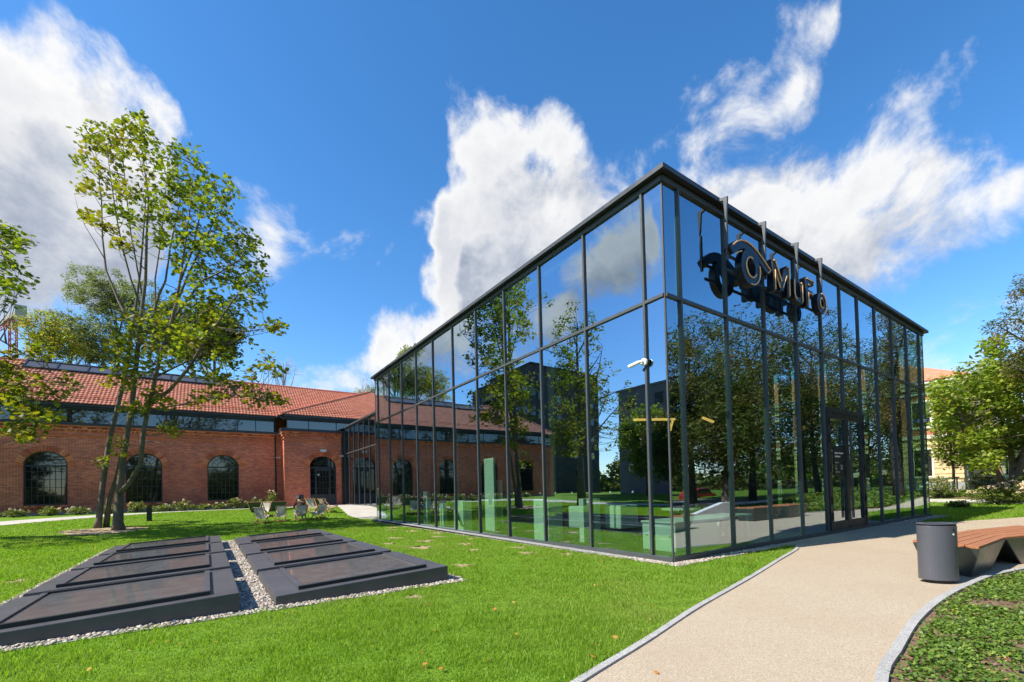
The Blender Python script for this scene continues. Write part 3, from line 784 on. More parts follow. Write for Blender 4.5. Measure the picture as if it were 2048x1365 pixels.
# letters
def letter(name, quads, neon): return strokes(quads, name, neon=neon)
Z0, Z1 = 6.77, 7.62
w_ = .15
letter('letter_m', [[(4.06, Z0), (4.06 + w_, Z0), (4.06 + w_, Z1), (4.06, Z1)], [(4.84, Z0), (4.84 + w_, Z0), (4.84 + w_, Z1), (4.84, Z1)],
                    [(4.212, Z1), (4.212, Z1 - .30), (4.44, Z0 + .10), (4.523, Z0 + .10), (4.523, Z0 + .42)], [(4.525, Z0 + .42), (4.525, Z0 + .10), (4.61, Z0 + .10), (4.838, Z1 - .30), (4.838, Z1)]],
       [[(4.10, Z1 - .04), (4.18, Z1 - .04), (4.50, Z0 + .33)], [(4.14, Z0 + .04), (4.14, Z1 - .30), (4.40, Z0 + .14)], [(4.56, Z0 + .18), (4.80, Z1 - .30)], [(4.84, Z1 - .04), (4.95, Z1 - .04), (4.95, Z0 + .04)]])
u0, u1 = 5.22, 5.76; uz = 7.38
letter('letter_u', [[(u0, Z0 + .16), (u0 + .13, Z0 + .16), (u0 + .13, uz), (u0, uz)], [(u1 - .13, Z0), (u1, Z0), (u1, uz), (u1 - .13, uz)], [(u0, Z0 + .159), (u0 + .03, Z0 + .06), (u0 + .12, Z0), (u1 - .132, Z0), (u1 - .132, Z0 + .13), (u0 + .16, Z0 + .13), (u0 + .132, Z0 + .159)]],
       [[(u0 + .03, uz - .03), (u0 + .03, Z0 + .2), (u0 + .07, Z0 + .10), (u0 + .16, Z0 + .05)], [(u1 - .09, uz - .03), (u1 - .03, uz - .03), (u1 - .03, Z0 + .04)]])
f0, f1 = 6.00, 6.52
letter('letter_f', [[(f0, Z0), (f0 + .15, Z0), (f0 + .15, Z1), (f0, Z1)], [(f0 + .152, Z1 - .15), (f1, Z1 - .15), (f1, Z1), (f0 + .152, Z1)], [(f0 + .152, Z1 - .48), (f1 - .07, Z1 - .48), (f1 - .07, Z1 - .34), (f0 + .152, Z1 - .34)]],
       [[(f0 + .04, Z1 - .04), (f1 - .03, Z1 - .04), (f1 - .03, Z1 - .12)], [(f0 + .12, Z0 + .04), (f0 + .12, Z1 - .44), (f1 - .10, Z1 - .44)], [(f0 + .12, Z1 - .20), (f0 + .25, Z1 - .20)]])
ring_solid('letter_o', 7.06, 7.08, .325, .12, neon=[arc(7.06, 7.08, .285, .285, -75, 95), arc(7.06, 7.08, .15, .15, 80, 310)])
# carrier rails and fins over the roof edge
MB().box(2.05, 7.3, -.275, -.235, 6.82, 6.88).build('rail', 'dark_steel', sign)
MB().box(2.05, 7.3, -.275, -.235, 7.18, 7.24).build('rail', 'dark_steel', sign)
for x in (2.02, 3.86, 5.72, 7.32):
    mb = MB()
    mb.extr([(-.37, 8.56), (-.174, 8.60), (-.174, 8.535), (-.27, 8.50), (-.30, 8.1), (-.335, 7.95), (-.345, 8.2)], lambda a, b: (x - .03, a, b), (.06, 0, 0))
    mb.box(x - .03, x + .03, -.335, -.285, 7.05, 7.95)
    mb.build('fin', 'frame_metal', sign)

# ------------------------------------------------------------------ security cameras
def cctv(label, loc, out_, side, mat='white_plastic', tilt=-.25, group=None):
    L = np.array(loc, float); n = np.array(out_, float); s = np.array(side, float); o = thing('security_camera', label, 'camera', loc, group)
    MB().tube([L, L + n * .05], .085, 16).build('mount', mat, o)
    MB().tube([L + n * .05, L + n * .10, L + n * .12 + s * .06], .03, 10).build('arm', mat, o)
    d = s * .95 + n * .30 + np.array([0, 0, tilt]); d /= np.linalg.norm(d)
    a = L + n * .12 + s * .06
    b = MB().tube([a, a + d * .26], .042, 14).build('body', mat, o)
    MB().tube([a + d * .255, a + d * .262], .034, 14).build('lens', 'black_plastic', b)
    return o
cctv('white security camera on the left facade mullion near the glass corner', (-.05, .56, 4.50), (-1, 0, 0), (0, 1, 0))
cctv('pale security camera high on the far end of the right facade', (18.66, -.05, 4.38), (0, -1, 0), (-1, 0, 0))

# ------------------------------------------------------------------ ground skylights (eight, in a gravel bed)
SKX = ((-10.78, -7.92), (-7.46, -4.62)); SKY0, SKP, SKD = 1.54, 3.05, 2.70
def skylight(x0, x1, y0, y1, label):
    o = thing('ground_skylight', label, 'skylight', ((x0 + x1) / 2, (y0 + y1) / 2, 0), 'ground skylights in the lawn')
    zl, zr = .155, .285
    zt = lambda x: zl + (zr - zl) * (x - x0) / (x1 - x0)
    vs = [(x0, y0, -.05), (x1, y0, -.05), (x1, y1, -.05), (x0, y1, -.05), (x0, y0, zl), (x1, y0, zr), (x1, y1, zr), (x0, y1, zl)]
    MB().add(vs, [(0, 3, 2, 1), (4, 5, 6, 7), (0, 1, 5, 4), (1, 2, 6, 5), (2, 3, 7, 6), (3, 0, 4, 7)]).build('curb', 'skylight_metal', o, bevel=.012)
    ax, bx, ay, by = x0 + .42, x1 - .42, y0 + .26, y1 - .26
    def slab(xa, xb, ya, yb, h0, h1, nm, mt_):
        v = [(xa, ya, zt(xa) + h0), (xb, ya, zt(xb) + h0), (xb, yb, zt(xb) + h0), (xa, yb, zt(xa) + h0), (xa, ya, zt(xa) + h1), (xb, ya, zt(xb) + h1), (xb, yb, zt(xb) + h1), (xa, yb, zt(xa) + h1)]
        return MB().add(v, [(0, 3, 2, 1), (4, 5, 6, 7), (0, 1, 5, 4), (1, 2, 6, 5), (2, 3, 7, 6), (3, 0, 4, 7)]).build(nm, mt_, o)
    slab(ax, bx, ay, by, .002, .022, 'pane', 'skylight_glass')
    fw_ = .075
    slab(ax - fw_, bx + fw_, ay - fw_, ay - .001, .003, .055, 'frame_bar', 'dark_steel'); slab(ax - fw_, bx + fw_, by + .001, by + fw_, .003, .055, 'frame_bar', 'dark_steel')
    slab(ax - fw_, ax - .001, ay, by, .003, .048, 'frame_bar', 'skylight_metal'); slab(bx + .001, bx + fw_, ay, by, .003, .048, 'frame_bar', 'skylight_metal')
    return o
rank = ['nearest', 'second nearest', 'third nearest', 'farthest']
for c, (x0, x1) in enumerate(SKX):
    for k in range(4):
        skylight(x0, x1, SKY0 + k * SKP, SKY0 + k * SKP + SKD, f'{rank[k]} dark metal ground skylight in the {("left", "right")[c]} row')
GX0, GX1, GY0, GY1 = -11.06, -4.32, 1.30, 13.95

def pebbles(name, boxes, per_m2, size, label=None, mat='pebble', zfun=None, drop=.3):
    """real stones, one joined scatter"""
    ico = np.array([(0, 0, 1), (.894, 0, .447), (.276, .851, .447), (-.724, .526, .447), (-.724, -.526, .447), (.276, -.851, .447), (.724, .526, -.447), (-.276, .851, -.447), (-.894, 0, -.447), (-.276, -.851, -.447), (.724, -.526, -.447), (0, 0, -1)])
    fc = np.array([(0, 1, 2), (0, 2, 3), (0, 3, 4), (0, 4, 5), (0, 5, 1), (1, 6, 2), (2, 7, 3), (3, 8, 4), (4, 9, 5), (5, 10, 1), (6, 7, 2), (7, 8, 3), (8, 9, 4), (9, 10, 5), (10, 6, 1), (11, 7, 6), (11, 8, 7), (11, 9, 8), (11, 10, 9), (11, 6, 10)])
    P = []
    for x0, x1, y0, y1 in boxes:
        n = int(abs((x1 - x0) * (y1 - y0)) * per_m2)
        P.append(np.stack([rng.uniform(x0, x1, n), rng.uniform(y0, y1, n)], 1))
    P = np.concatenate(P); n = len(P)
    s = size * rng.uniform(.6, 1.5, n)
    sc = np.stack([s * rng.uniform(.8, 1.3, n), s * rng.uniform(.7, 1.1, n), s * rng.uniform(.45, .75, n)], 1)
    an = rng.uniform(0, 6.28, n); jit = 1 + rng.normal(0, .12, (n, 12, 1))
    L = ico[None] * sc[:, None] * jit
    c, s_ = np.cos(an)[:, None], np.sin(an)[:, None]
    W = np.stack([L[..., 0] * c - L[..., 1] * s_, L[..., 0] * s_ + L[..., 1] * c, L[..., 2]], 2)
    zz = (T(P[:, 0], P[:, 1]) if zfun is None else zfun) + sc[:, 2] * drop + rng.uniform(0, .018, n)
    W += np.concatenate([P, zz[:, None]], 1)[:, None]
    F = (fc[None] + (np.arange(n) * 12)[:, None, None]).reshape(-1, 3)
    o = raw_mesh(name, W.reshape(-1, 3), F, mat, smooth=True); o['kind'] = 'stuff'
    if label: o['label'] = label; o['category'] = 'gravel'
    return o
gb = [(GX0, SKX[0][0], GY0, GY1), (SKX[1][1], GX1, GY0, GY1), (SKX[0][0], SKX[1][1], GY0, SKY0), (SKX[0][0], SKX[1][1], SKY0 + 3 * SKP + SKD, GY1), (SKX[0][1], SKX[1][0], SKY0, SKY0 + 3 * SKP + SKD)]
for k in range(3): gb.append((SKX[0][0], SKX[1][1], SKY0 + k * SKP + SKD, SKY0 + (k + 1) * SKP))
sheet('skylight_gravel_base', [(GX0, GY0), (GX1, GY0), (GX1, GY1), (GX0, GY1)], 'grey_stone', .012)
pebbles('skylight_gravel', gb, 1150, .021, 'pale round pebbles packed around the ground skylights')
sheet('facade_gravel_base', [(-.36, -.38), (4.3, -.36), (4.3, -.04), (-.04, -.04), (-.04, 20.5), (-.36, 20.5)], 'grey_stone', .014)
pebbles('facade_gravel', [(-.36, -.06, -.36, 20.45), (-.06, 4.25, -.36, -.06)], 1500, .017, 'narrow strip of pale gravel at the foot of the glass hall')
pebbles('facade_gravel', [(13.3, 19.6, -.55, -.06)], 700, .022, 'bluish gravel along the far end of the right facade')

# ------------------------------------------------------------------ brick hall
WP, WM = 33.7, 35.2
XL, XP, XR = -26.2, -3.17, 14.0
bh = thing('brick_hall', 'long red brick hall with tiled roof and arched windows', 'building', (-3, 34, .78))
WCX = (-21.86, -16.98, -12.0, -7.23); WHW, WZ0, WSP, WZT = 1.03, 1.43, 4.05, 4.98
def arch_pts(cx_, hw, z0, zs, zt, n=14):
    """outline of an arched opening, counter-clockwise seen from outside (x,z)"""
    pts = [(cx_ - hw, z0), (cx_ + hw, z0)]
    for i in range(n + 1):
        a = math.pi * i / n; pts.append((cx_ + hw * math.cos(a), zs + (zt - zs) * math.sin(a)))
    return pts
def wall_holes(name, rect, holes, y, depth, mat, parent, back=()):
    """front face at y with holes; reveals go back by depth; holes listed in back get closed"""
    polys = [[Vector((x, z, 0)) for x, z in rect]] + [[Vector((x, z, 0)) for x, z in h] for h in holes]
    flat = [p for q in polys for p in q]; tris = tessellate_polygon(polys)
    mb = MB(); mb.add([(p.x, y, p.y) for p in flat], tris)
    for i, h in enumerate(holes):
        d = back[i] if i < len(back) and back[i] else depth
        n = len(h); mb.add([(x, y, z) for x, z in h] + [(x, y + d, z) for x, z in h], [(k, (k + 1) % n, n + (k + 1) % n, n + k) for k in range(n)])
        if i < len(back) and back[i]: mb.add([(x, y + d, z) for x, z in h], [tuple(range(n))])
    me = bpy.data.meshes.new(name); o0 = root_org(parent)
    me.from_pydata((np.array(mb.v) - o0).tolist(), [], mb.f); me.materials.append(MAT[mat])
    bm = bmesh.new(); bm.from_mesh(me); bmesh.ops.remove_doubles(bm, verts=bm.verts[:], dist=.0005)
    bmesh.ops.recalc_face_normals(bm, faces=bm.faces[:])
    # outward must be -y on the front
    f = [q for q in bm.faces if abs(q.normal.y) > .9]
    if f and sum(q.normal.y * q.calc_area() for q in f) > 0: bmesh.ops.reverse_faces(bm, faces=bm.faces[:])
    bm.to_mesh(me); bm.free()
    return link(bpy.data.objects.new(name, me), parent)
ZC = 6.76; ZCP = 6.92
holes = [arch_pts(c, WHW, WZ0, WSP, WZT) for c in WCX]; bk = [0] * len(WCX)
for c in WCX:
    for s in (-1, 1): holes.append([(c + s * .52 - .38, .98), (c + s * .52 + .38, .98), (c + s * .52 + .38, 1.22), (c + s * .52 - .38, 1.22)]); bk.append(.07)
wall_holes('wall', [(XL, .3), (XP, .3), (XP, ZC), (XL, ZC)], holes, WM, .34, 'brick', bh, bk)
DCX = (-.21, 3.25); DHW, DSP, DZT = 1.05, 4.2, 4.93
wall_holes('porch_wall', [(XP, .3), (XR, .3), (XR, ZCP), (XP, ZCP)], [arch_pts(c, DHW, .8, DSP - (DZT - DSP) * .2, DZT) for c in DCX] + [arch_pts(c, DHW, 1.43, DSP, DZT) for c in (7.2, 11.2)], WP, .34, 'brick', bh)
MB().add([(XP, WP, .3), (XP, WM, .3), (XP, WM, ZCP), (XP, WP, ZCP)], [(0, 3, 2, 1)]).build('porch_side_wall', 'brick', bh)
MB().add([(XL, WM, .3), (XL, 46.0, .3), (XL, 46.0, ZC), (XL, WM, ZC)], [(0, 3, 2, 1)]).build('end_wall', 'brick', bh)
MB().box(XL - .05, XP, WM - .045, WM - .001, .3, .93).build('plinth', 'grey_stone', bh)
MB().box(XP + .02, XR, WP + .6, WP + .7, .3, ZCP).build('dark_backing', 'interior_dark', bh)
MB().box(XL + .1, XP, WM + .6, WM + .7, .3, ZC).build('dark_backing', 'interior_dark', bh)

def brick_arch(c, hw, zs, zt, y, sill=None):
    mb = MB(); n = 23; T_ = .36
    for i in range(n):
        a0 = math.pi * (i + .11) / n; a1 = math.pi * (i + .89) / n
        q = []
        for a, e in ((a0, .0), (a1, .0), (a1, T_), (a0, T_)):
            q.append((c + (hw + .004 + e) * math.cos(a), zs + (zt - zs + .004 + e) * math.sin(a)))
        pr = random.uniform(.015, .055)
        mb.extr(q[::-1], lambda a, b: (a, y - pr, b), (0, pr + .03, 0))
    o = mb.build('brick_arch', 'voussoir', bh)
    if sill:
        mb = MB(); x = c - hw - .12
        while x < c + hw + .05:
            mb.box(x, x + .085, y - .06, y + .1, sill - .15, sill - .005); x += .097
        mb.build('sill', 'voussoir', bh)
def arched_window(c, y, z0=WZ0, zs=WSP, zt=WZT, hw=WHW, cols=7, rows=4):
    fr = MB(); yo = y + .20
    o_ = arch_pts(c, hw - .003, z0, zs, zt - .003, 18); i_ = arch_pts(c, hw - .07, z0 + .09, zs, zt - .07, 18)
    n = len(o_)
    vs = [(x, yo, z) for x, z in o_] + [(x, yo, z) for x, z in i_] + [(x, yo + .08, z) for x, z in o_] + [(x, yo + .08, z) for x, z in i_]
    fs = []
    for k in range(n):
        j = (k + 1) % n; fs += [(k, j, n + j, n + k), (n + k, n + j, 3 * n + j, 3 * n + k), (2 * n + k, 3 * n + k, 3 * n + j, 2 * n + j)]
    fr.add(vs, fs)
    win = fr.build('window', 'navy_steel', bh)
    g = MB(); g.extr(arch_pts(c, hw - .06, z0 + .08, zs, zt - .06, 18), lambda a, b: (a, yo + .05, b), (0, .02, 0)); g.build('glass', 'window_glass', win)
    b = MB(); b.box(c - hw + .06, c + hw - .06, yo - .01, yo + .045, zs - .08, zs + .02)
    for k in range(1, cols):
        x = c - hw + .07 + (2 * hw - .14) * k / cols; b.box(x - .014, x + .014, yo + .012, yo + .046, z0 + .09, zs - .08)
    for k in range(1, rows + 1):
        z = z0 + .09 + (zs - .17 - z0) * k / (rows + .6) ; b.box(c - hw + .07, c + hw - .07, yo + .010, yo + .047, z - .014, z + .014)
    b.build('glazing_bars', 'navy_steel', win)
    b = MB(); hh = zt - zs
    for fr_ in (.38, .7):
        b.tube([(c + hw * fr_ * math.cos(a), yo + .03, zs + .02 + hh * fr_ * math.sin(a)) for a in np.linspace(0, math.pi, 15)], .014, 5)
    for k in range(1, 7):
        a = math.pi * k / 7; b.bar((c + hw * .38 * math.cos(a), yo + .03, zs + .02 + hh * .38 * math.sin(a)), (c + hw * .95 * math.cos(a), yo + .03, zs + .02 + hh * .95 * math.sin(a)), .022, .022)
    b.build('fan_bars', 'navy_steel', win)
for c in WCX: brick_arch(c, WHW, WSP, WZT, WM, WZ0); arched_window(c, WM)
for c in DCX: brick_arch(c, DHW, DSP - (DZT - DSP) * .2, DZT, WP)
for c in (7.2, 11.2): brick_arch(c, DHW, DSP, DZT, WP, 1.43); arched_window(c, WP, 1.43, DSP, DZT, DHW)
# arched door in the porch, second one inside the corridor
for c in DCX:
    yo = WP + .22; zs = 3.90
    d = MB(); d.box(c - DHW, c - DHW + .09, yo, yo + .1, .8, zs); d.box(c + DHW - .09, c + DHW, yo, yo + .1, .8, zs); d.box(c - DHW, c + DHW, yo - .012, yo + .1, zs, zs + .14)
    d.box(c - .62, c - .48, yo - .006, yo + .1, .8, zs); d.box(c + .48, c + .62, yo - .006, yo + .1, .8, zs)
    d.box(c - .48, c + .48, yo - .004, yo + .1, .8, 1.72); d.box(c - .48, c + .48, yo - .004, yo + .1, zs - .2, zs); d.box(c - DHW + .09, c - .62, yo, yo + .1, .8, 1.72); d.box(c + .62, c + DHW - .09, yo, yo + .1, .8, 1.72)
    dr = d.build('door', 'navy_steel', bh)
    MB().extr(arch_pts(c, DHW - .002, .85, DSP - .15, DZT - .01, 18), lambda a, b: (a, yo + .112, b), (0, .02, 0)).build('door_glass', 'window_glass', dr)
    b = MB()
    for k in range(1, 4): x = c - .48 + .96 * k / 4; b.box(x - .014, x + .014, yo + .02, yo + .1, 1.72, zs - .2)
    for k in range(1, 4): z = 1.72 + 2.0 * k / 4; b.box(c - .48, c + .48, yo + .018, yo + .102, z - .014, z + .014)
    for s in (-1, 1):
        for k in range(1, 4): z = 1.72 + 2.18 * k / 4; b.box(c + s * .62, c + s * (DHW - .09), yo + .018, yo + .1, z - .014, z + .014)
    for fr_ in (.3, .62): b.tube([(c + DHW * fr_ * math.cos(a), yo + .06, zs + .14 + .88 * fr_ * math.sin(a)) for a in np.linspace(0, math.pi, 13)], .015, 5)
    for k in range(1, 7):
        a = math.pi * k / 7; b.bar((c + DHW * .3 * math.cos(a), yo + .06, zs + .14 + .88 * .3 * math.sin(a)), (c + DHW * .92 * math.cos(a), yo + .06, zs + .14 + .80 * math.sin(a)), .024, .024)
    b.build('glazing_bars', 'navy_steel', dr)
    MB().tube([(c + .40, yo - .06, 1.75), (c + .40, yo - .06, 2.2)], .014, 8).build('door_handle', 'frame_metal', dr)
    MB().box(c - .40, c - .26, yo + .09, yo + .097, 3.3, 3.45).build('door_sticker', 'white_plastic', dr)
MB().box(-.42, .02, WP - .07, WP - .001, 5.28, 5.50).build('wall_lamp', 'white_plastic', bh, bevel=.01)

# brick cornice: string course, dentils, stepped corbels
def cornice(x0, x1, y, zt, name='cornice'):
    mb = MB(); mb.box(x0, x1, y - .035, y - .001, zt - .78, zt - .70); mb.box(x0, x1, y - .06, y - .036 + .034, zt - .70 + .002, zt - .64)
    x = x0 + .03
    while x < x1 - .1: mb.box(x, x + .12, y - .10, y - .001, zt - .40, zt - .29); x += .235
    mb.box(x0, x1, y - .11, y - .001, zt - .288, zt - .22)
    x = x0 + .05
    while x < x1 - .5:
        mb.box(x, x + .52, y - .165, y - .001, zt - .146, zt - .074); mb.box(x + .13, x + .39, y - .150, y - .001, zt - .218, zt - .148); x += .72
    mb.box(x0, x1, y - .19, y - .001, zt - .072, zt - .002)
    return mb.build(name, 'voussoir', bh)
cornice(XL, XP - .2, WM, ZC); cornice(XP - .18, XR, WP, ZCP)
mb = MB()                                            # the porch corner returns along its side
for z0, z1, d in ((ZCP - .072, ZCP - .002, .19), (ZCP - .29, ZCP - .22, .11), (ZCP - .40, ZCP - .30, .09), (ZCP - .70, ZCP - .64, .06), (ZCP - .18, ZCP - .10, .15)):
    mb.box(XP - d, XP - .001, WP - d, WM - .2, z0, z1)
mb.build('side_cornice', 'brick_trim', bh)
MB().box(XL - .25, XP - .22, WM - .26, WM + .3, ZC, ZC + .17).build('wall_coping', 'navy_steel', bh)
MB().box(XP - .24, XR, WP - .26, WM + .3, ZCP + .001, ZCP + .20).build('porch_coping', 'navy_steel', bh)
# clerestory
def clerestory(x0, x1, y, z0, z1, xsm):
    ed = [x0] + xsm + [x1]
    for i in range(len(ed) - 1): MB().box(ed[i] + .03, ed[i + 1] - .03, y, y + .03, z0, z1).build('clerestory_pane', 'blue_glass', bh)
    for x in ed: MB().box(x - .029, x + .029, y - .03, y + .06, z0, z1).build('clerestory_post', 'navy_steel', bh)
clerestory(XL + .3, XP - .4, WM + .12, ZC + .17, 7.85, [-24, -22.1, -20.2, -18.3, -16.4, -14.5, -12.6, -10.7, -8.8, -7.7, -6.25, -5.0])
clerestory(XP + .25, XR, WP + .12, ZCP + .2, 7.8, [-1.3, .9, 2.9, 4.9, 6.9, 8.9, 10.9])
MB().add([(XP + .25, WP + .12, ZCP + .2), (XP + .25, WM + .1, ZCP + .2), (XP + .25, WM + .1, 7.85), (XP + .25, WP + .12, 7.85)], [(0, 3, 2, 1)]).build('clerestory_side', 'blue_glass', bh)
# gutters: stepped dark fascia with a light lip
ZE = 8.2
def gutter(pts, name='gutter'):
    mb = MB()
    for (w0, z0, z1) in ((.0, 7.84, 7.93), (.10, 7.932, 8.04), (.20, 8.042, 8.19)):
        for (a, b, n_) in pts:
            a, b, n_ = np.array(a), np.array(b), np.array(n_)
            lo = np.minimum(np.minimum(a, b), np.minimum(a + n_ * (w0 + .06), b + n_ * (w0 + .06))); hi = np.maximum(np.maximum(a, b), np.maximum(a + n_ * (w0 + .06), b + n_ * (w0 + .06)))
            mb.box(lo[0], hi[0], lo[1], hi[1], z0, z1)
    return mb.build(name, 'navy_steel', bh)
gutter([((XL - .3, WM + .05), (XP - .45, WM + .05), (0, -1.6))])
gutter([((XP - .0, WP + .05), (XR, WP + .05), (0, -1.6)), ((XP - .0, WP + .05), (XP - .0, WM - .3), (-1.6, 0))], 'porch_gutter')
MB().tube([(-3.62, WM - .14, 7.9), (-3.62, WM - .14, .75)], .055, 10).build('downpipe', 'dark_steel', bh)
mb = MB()
for z in (1.6, 2.7, 3.8, 4.9, 6.0): mb.tube([(-3.62, WM - .14, z), (-3.62, WM - .14, z + .05)], .07, 10)
mb.build('pipe_clip', 'dark_steel', bh)
MB().box(1.25, 1.44, WP - .3, WP - .02, .75, 7.0).build('corner_post', 'dark_steel', bh)

# roof: tiled slopes as real tile relief
KP = .672; YE, YR, ZR = 34.78, 40.36, 8.2 + .672 * (40.36 - 34.78)
def tiles(name, P0, u, v, L, Hs, clips, parent, inset=None):
    """P0 eave start; u along the eave; v up the slope (unit vectors)"""
    P0, u, v = np.array(P0, float), np.array(u, float), np.array(v, float); nrm = np.cross(u, v); nrm /= np.linalg.norm(nrm)
    if nrm[2] < 0: nrm = -nrm
    tw, tl = .225, .34; prof = [(0, .003), (.16, .022), (.34, .031), (.52, .022), (.68, .004)]
    nc = int(L / tw) + 1; s = np.array([(c + a) * tw for c in range(nc) for a, _ in prof]); h = np.array([b for c in range(nc) for _, b in prof])
    keep = s <= L; s, h = s[keep], h[keep]; m_ = len(s)
    VV, FF = [], []; nr = int(math.ceil(Hs / tl))
    for r in range(nr):
        for (k, lift) in ((r * tl, .030), (r * tl, .062), (min((r + 1) * tl + .03, Hs), .034)):
            hh = h if lift != .030 else h * 0.6
            VV.append(P0 + np.outer(s, u) + v * k + np.outer(hh + lift - .03, nrm))
        b = r * 3 * m_; i = np.arange(m_ - 1)
        for q in (0, 1): FF.append(np.stack([b + q * m_ + i, b + q * m_ + i + 1, b + (q + 1) * m_ + i + 1, b + (q + 1) * m_ + i], 1))
    V = np.concatenate(VV); F = np.concatenate(FF)
    o = raw_mesh(name, V, F, 'roof_tile', parent, smooth=False)
    if clips:
        bm = bmesh.new(); bm.from_mesh(o.data); oo = root_org(parent)
        for co, no in clips:
            bmesh.ops.bisect_plane(bm, geom=bm.verts[:] + bm.edges[:] + bm.faces[:], plane_co=Vector(np.array(co) - oo), plane_no=Vector(no), clear_outer=True)
        bm.to_mesh(o.data); bm.free()
    o['kind'] = 'stuff'; return o
HX = XL - .3
cl = math.hypot(1, KP); vF = (0, 1 / cl, KP / cl)
roof = MB().add([(HX, YE + .02, 8.17), (XP + 3, YE + .02, 8.17), (XR, YR, ZR - .04), (HX + (YR - YE), YR, ZR - .04)], [(0, 1, 2, 3)]).build('roof', 'navy_steel', bh)
apex = np.array([5.37, 38.83, 11.92]); pc = np.array([-3.42, 33.28, 8.2])
pl_k = (apex[2] - 8.2) / (apex[0] - pc[0])           # pitch of the porch's left slope
valley_n = np.cross(np.array([1, pl_k / KP, pl_k]), (0, 0, 1)); valley_n /= np.linalg.norm(valley_n)
# main slope stops at its left hip and at the valley
tiles('roof_tiles', (HX, YE, 8.2), (1, 0, 0), vF, XR - HX, (YR - YE) * cl, [((HX, YE, 8.2), (-.7071, .7071, 0)), ((pc[0], YE, 8.2), tuple(valley_n))], roof)
# porch: front triangle and left sliver
kf = (apex[2] - 8.2) / (apex[1] - pc[1]); cf = math.hypot(1, kf); px1 = 2 * apex[0] - pc[0]
hip_d = np.array([apex[0] - pc[0], apex[1] - pc[1], 0]); hip_n = np.array([-hip_d[1], hip_d[0], 0]); hip_n /= np.linalg.norm(hip_n)
tiles('porch_tiles', (pc[0], pc[1], 8.2), (1, 0, 0), (0, 1 / cf, kf / cf), px1 - pc[0], (apex[1] - pc[1]) * cf, [(tuple(pc), tuple(hip_n)), ((px1, pc[1], 8.2), (-hip_n[0], hip_n[1], 0))], roof)
cs = math.hypot(1, pl_k)
tiles('porch_side_tiles', (pc[0], 40.0, 8.2), (0, -1, 0), (1 / cs, 0, pl_k / cs), 40.0 - pc[1], (apex[0] - pc[0]) * cs, [(tuple(pc), tuple(-hip_n)), ((pc[0], YE, 8.2), tuple(-valley_n))], roof)
# left hip end slope
tiles('hip_tiles', (HX, 46.0, 8.2), (0, -1, 0), (1 / cl, 0, KP / cl), 46.0 - YE, (YR - YE) * cl, [((HX, YE, 8.2), (.7071, -.7071, 0)), ((HX + (YR - YE), YR, 8.2), (.7071, .7071, 0))], roof)
# back slope so the roof is closed
MB().add([(HX, 46, 8.2), (XR, 46, 8.2), (XR, YR, ZR), (HX + (YR - YE), YR, ZR)], [(0, 1, 2, 3)]).build('back_slope', 'roof_tile', roof)
def ridge(name, a, b, r=.10):
    a, b = np.array(a, float), np.array(b, float); L = np.linalg.norm(b - a); n = int(L / .36); mb = MB()
    for i in range(n):
        p, q = a + (b - a) * i / n, a + (b - a) * (i + 1.08) / n; mb.tube([p, q], [r * 1.12, r * .92], 8)
    o = mb.build(name, 'roof_tile', roof); o['kind'] = 'stuff'; return o
ridge('ridge_tiles', (HX + (YR - YE), YR, ZR + .02), (XR, YR, ZR + .02))
ridge('porch_hip_tiles', pc + np.array([0, 0, .04]), apex + np.array([0, 0, .05])); ridge('left_hip_tiles', (HX, YE, 8.24), (HX + YR - YE, YR, ZR + .03))
def on_roof(x, s): return np.array([x, YE + s / cl, 8.2 + s * KP / cl])
nR = np.array([0, -KP / cl, 1 / cl])
# snow guard rows
def guard(x0, x1, P, nn, name='snow_guard'):
    mb = MB(); x = x0
    while x < x1:
        a = P(x); mb.bar(a + nn * .04, a + nn * .24, .04, .04); x += 1.0
    for e in (.12, .21): mb.tube([P(x0) + nn * e, P(x1) + nn * e], .014, 5)
    x = x0
    while x < x1: mb.bar(P(x) + nn * .08, P(x) + nn * .23, .012, .012); x += .16
    return mb.build(name, 'roof_tile', roof)
guard(-23.5, -3.6, lambda x: on_roof(x, .95), nR)
guard(-1.2, 12, lambda x: np.array([x, pc[1] + .75, 8.2 + .75 * kf]), np.array([0, -kf / cf, 1 / cf]))
# ridge skylight band, pane by pane
xk = -18.9
while xk < -7.6:
    a, b = on_roof(xk + .03, 5.45), on_roof(xk + 1.62, 6.30)
    q = MB().add([on_roof(xk + .03, 5.45) + nR * .14, on_roof(xk + 1.62, 5.45) + nR * .14, on_roof(xk + 1.62, 6.45) + nR * .14, on_roof(xk + .03, 6.45) + nR * .14,
                  on_roof(xk + .03, 5.45) + nR * .10, on_roof(xk + 1.62, 5.45) + nR * .10, on_roof(xk + 1.62, 6.45) + nR * .10, on_roof(xk + .03, 6.45) + nR * .10], [(0, 1, 2, 3), (7, 6, 5, 4), (0, 4, 5, 1), (1, 5, 6, 2), (2, 6, 7, 3), (3, 7, 4, 0)]).build('roof_pane', 'roof_glass', roof)
    MB().bar(on_roof(xk - .02, 5.4) + nR * .13, on_roof(xk - .02, 6.5) + nR * .13, .09, .12, nR).build('roof_pane_bar', 'navy_steel', roof); xk += 1.65
MB().bar(on_roof(-19.0, 5.38) + nR * .10, on_roof(xk, 5.38) + nR * .10, .12, .14, nR).build('roof_band_edge', 'navy_steel', roof)
MB().bar(on_roof(-19.0, 6.52) + nR * .15, on_roof(xk, 6.52) + nR * .15, .14, .10, nR).build('roof_band_edge', 'dark_steel', roof)
MB().box(XL + .4, XR, 45.4, 46, .3, 8.1).build('back_wall', 'brick', bh)
cctv('white security camera on the brick wall beside the downpipe', (-3.32, WM - .01, 4.85), (0, -1, 0), (-1, 0, 0), tilt=-.1)
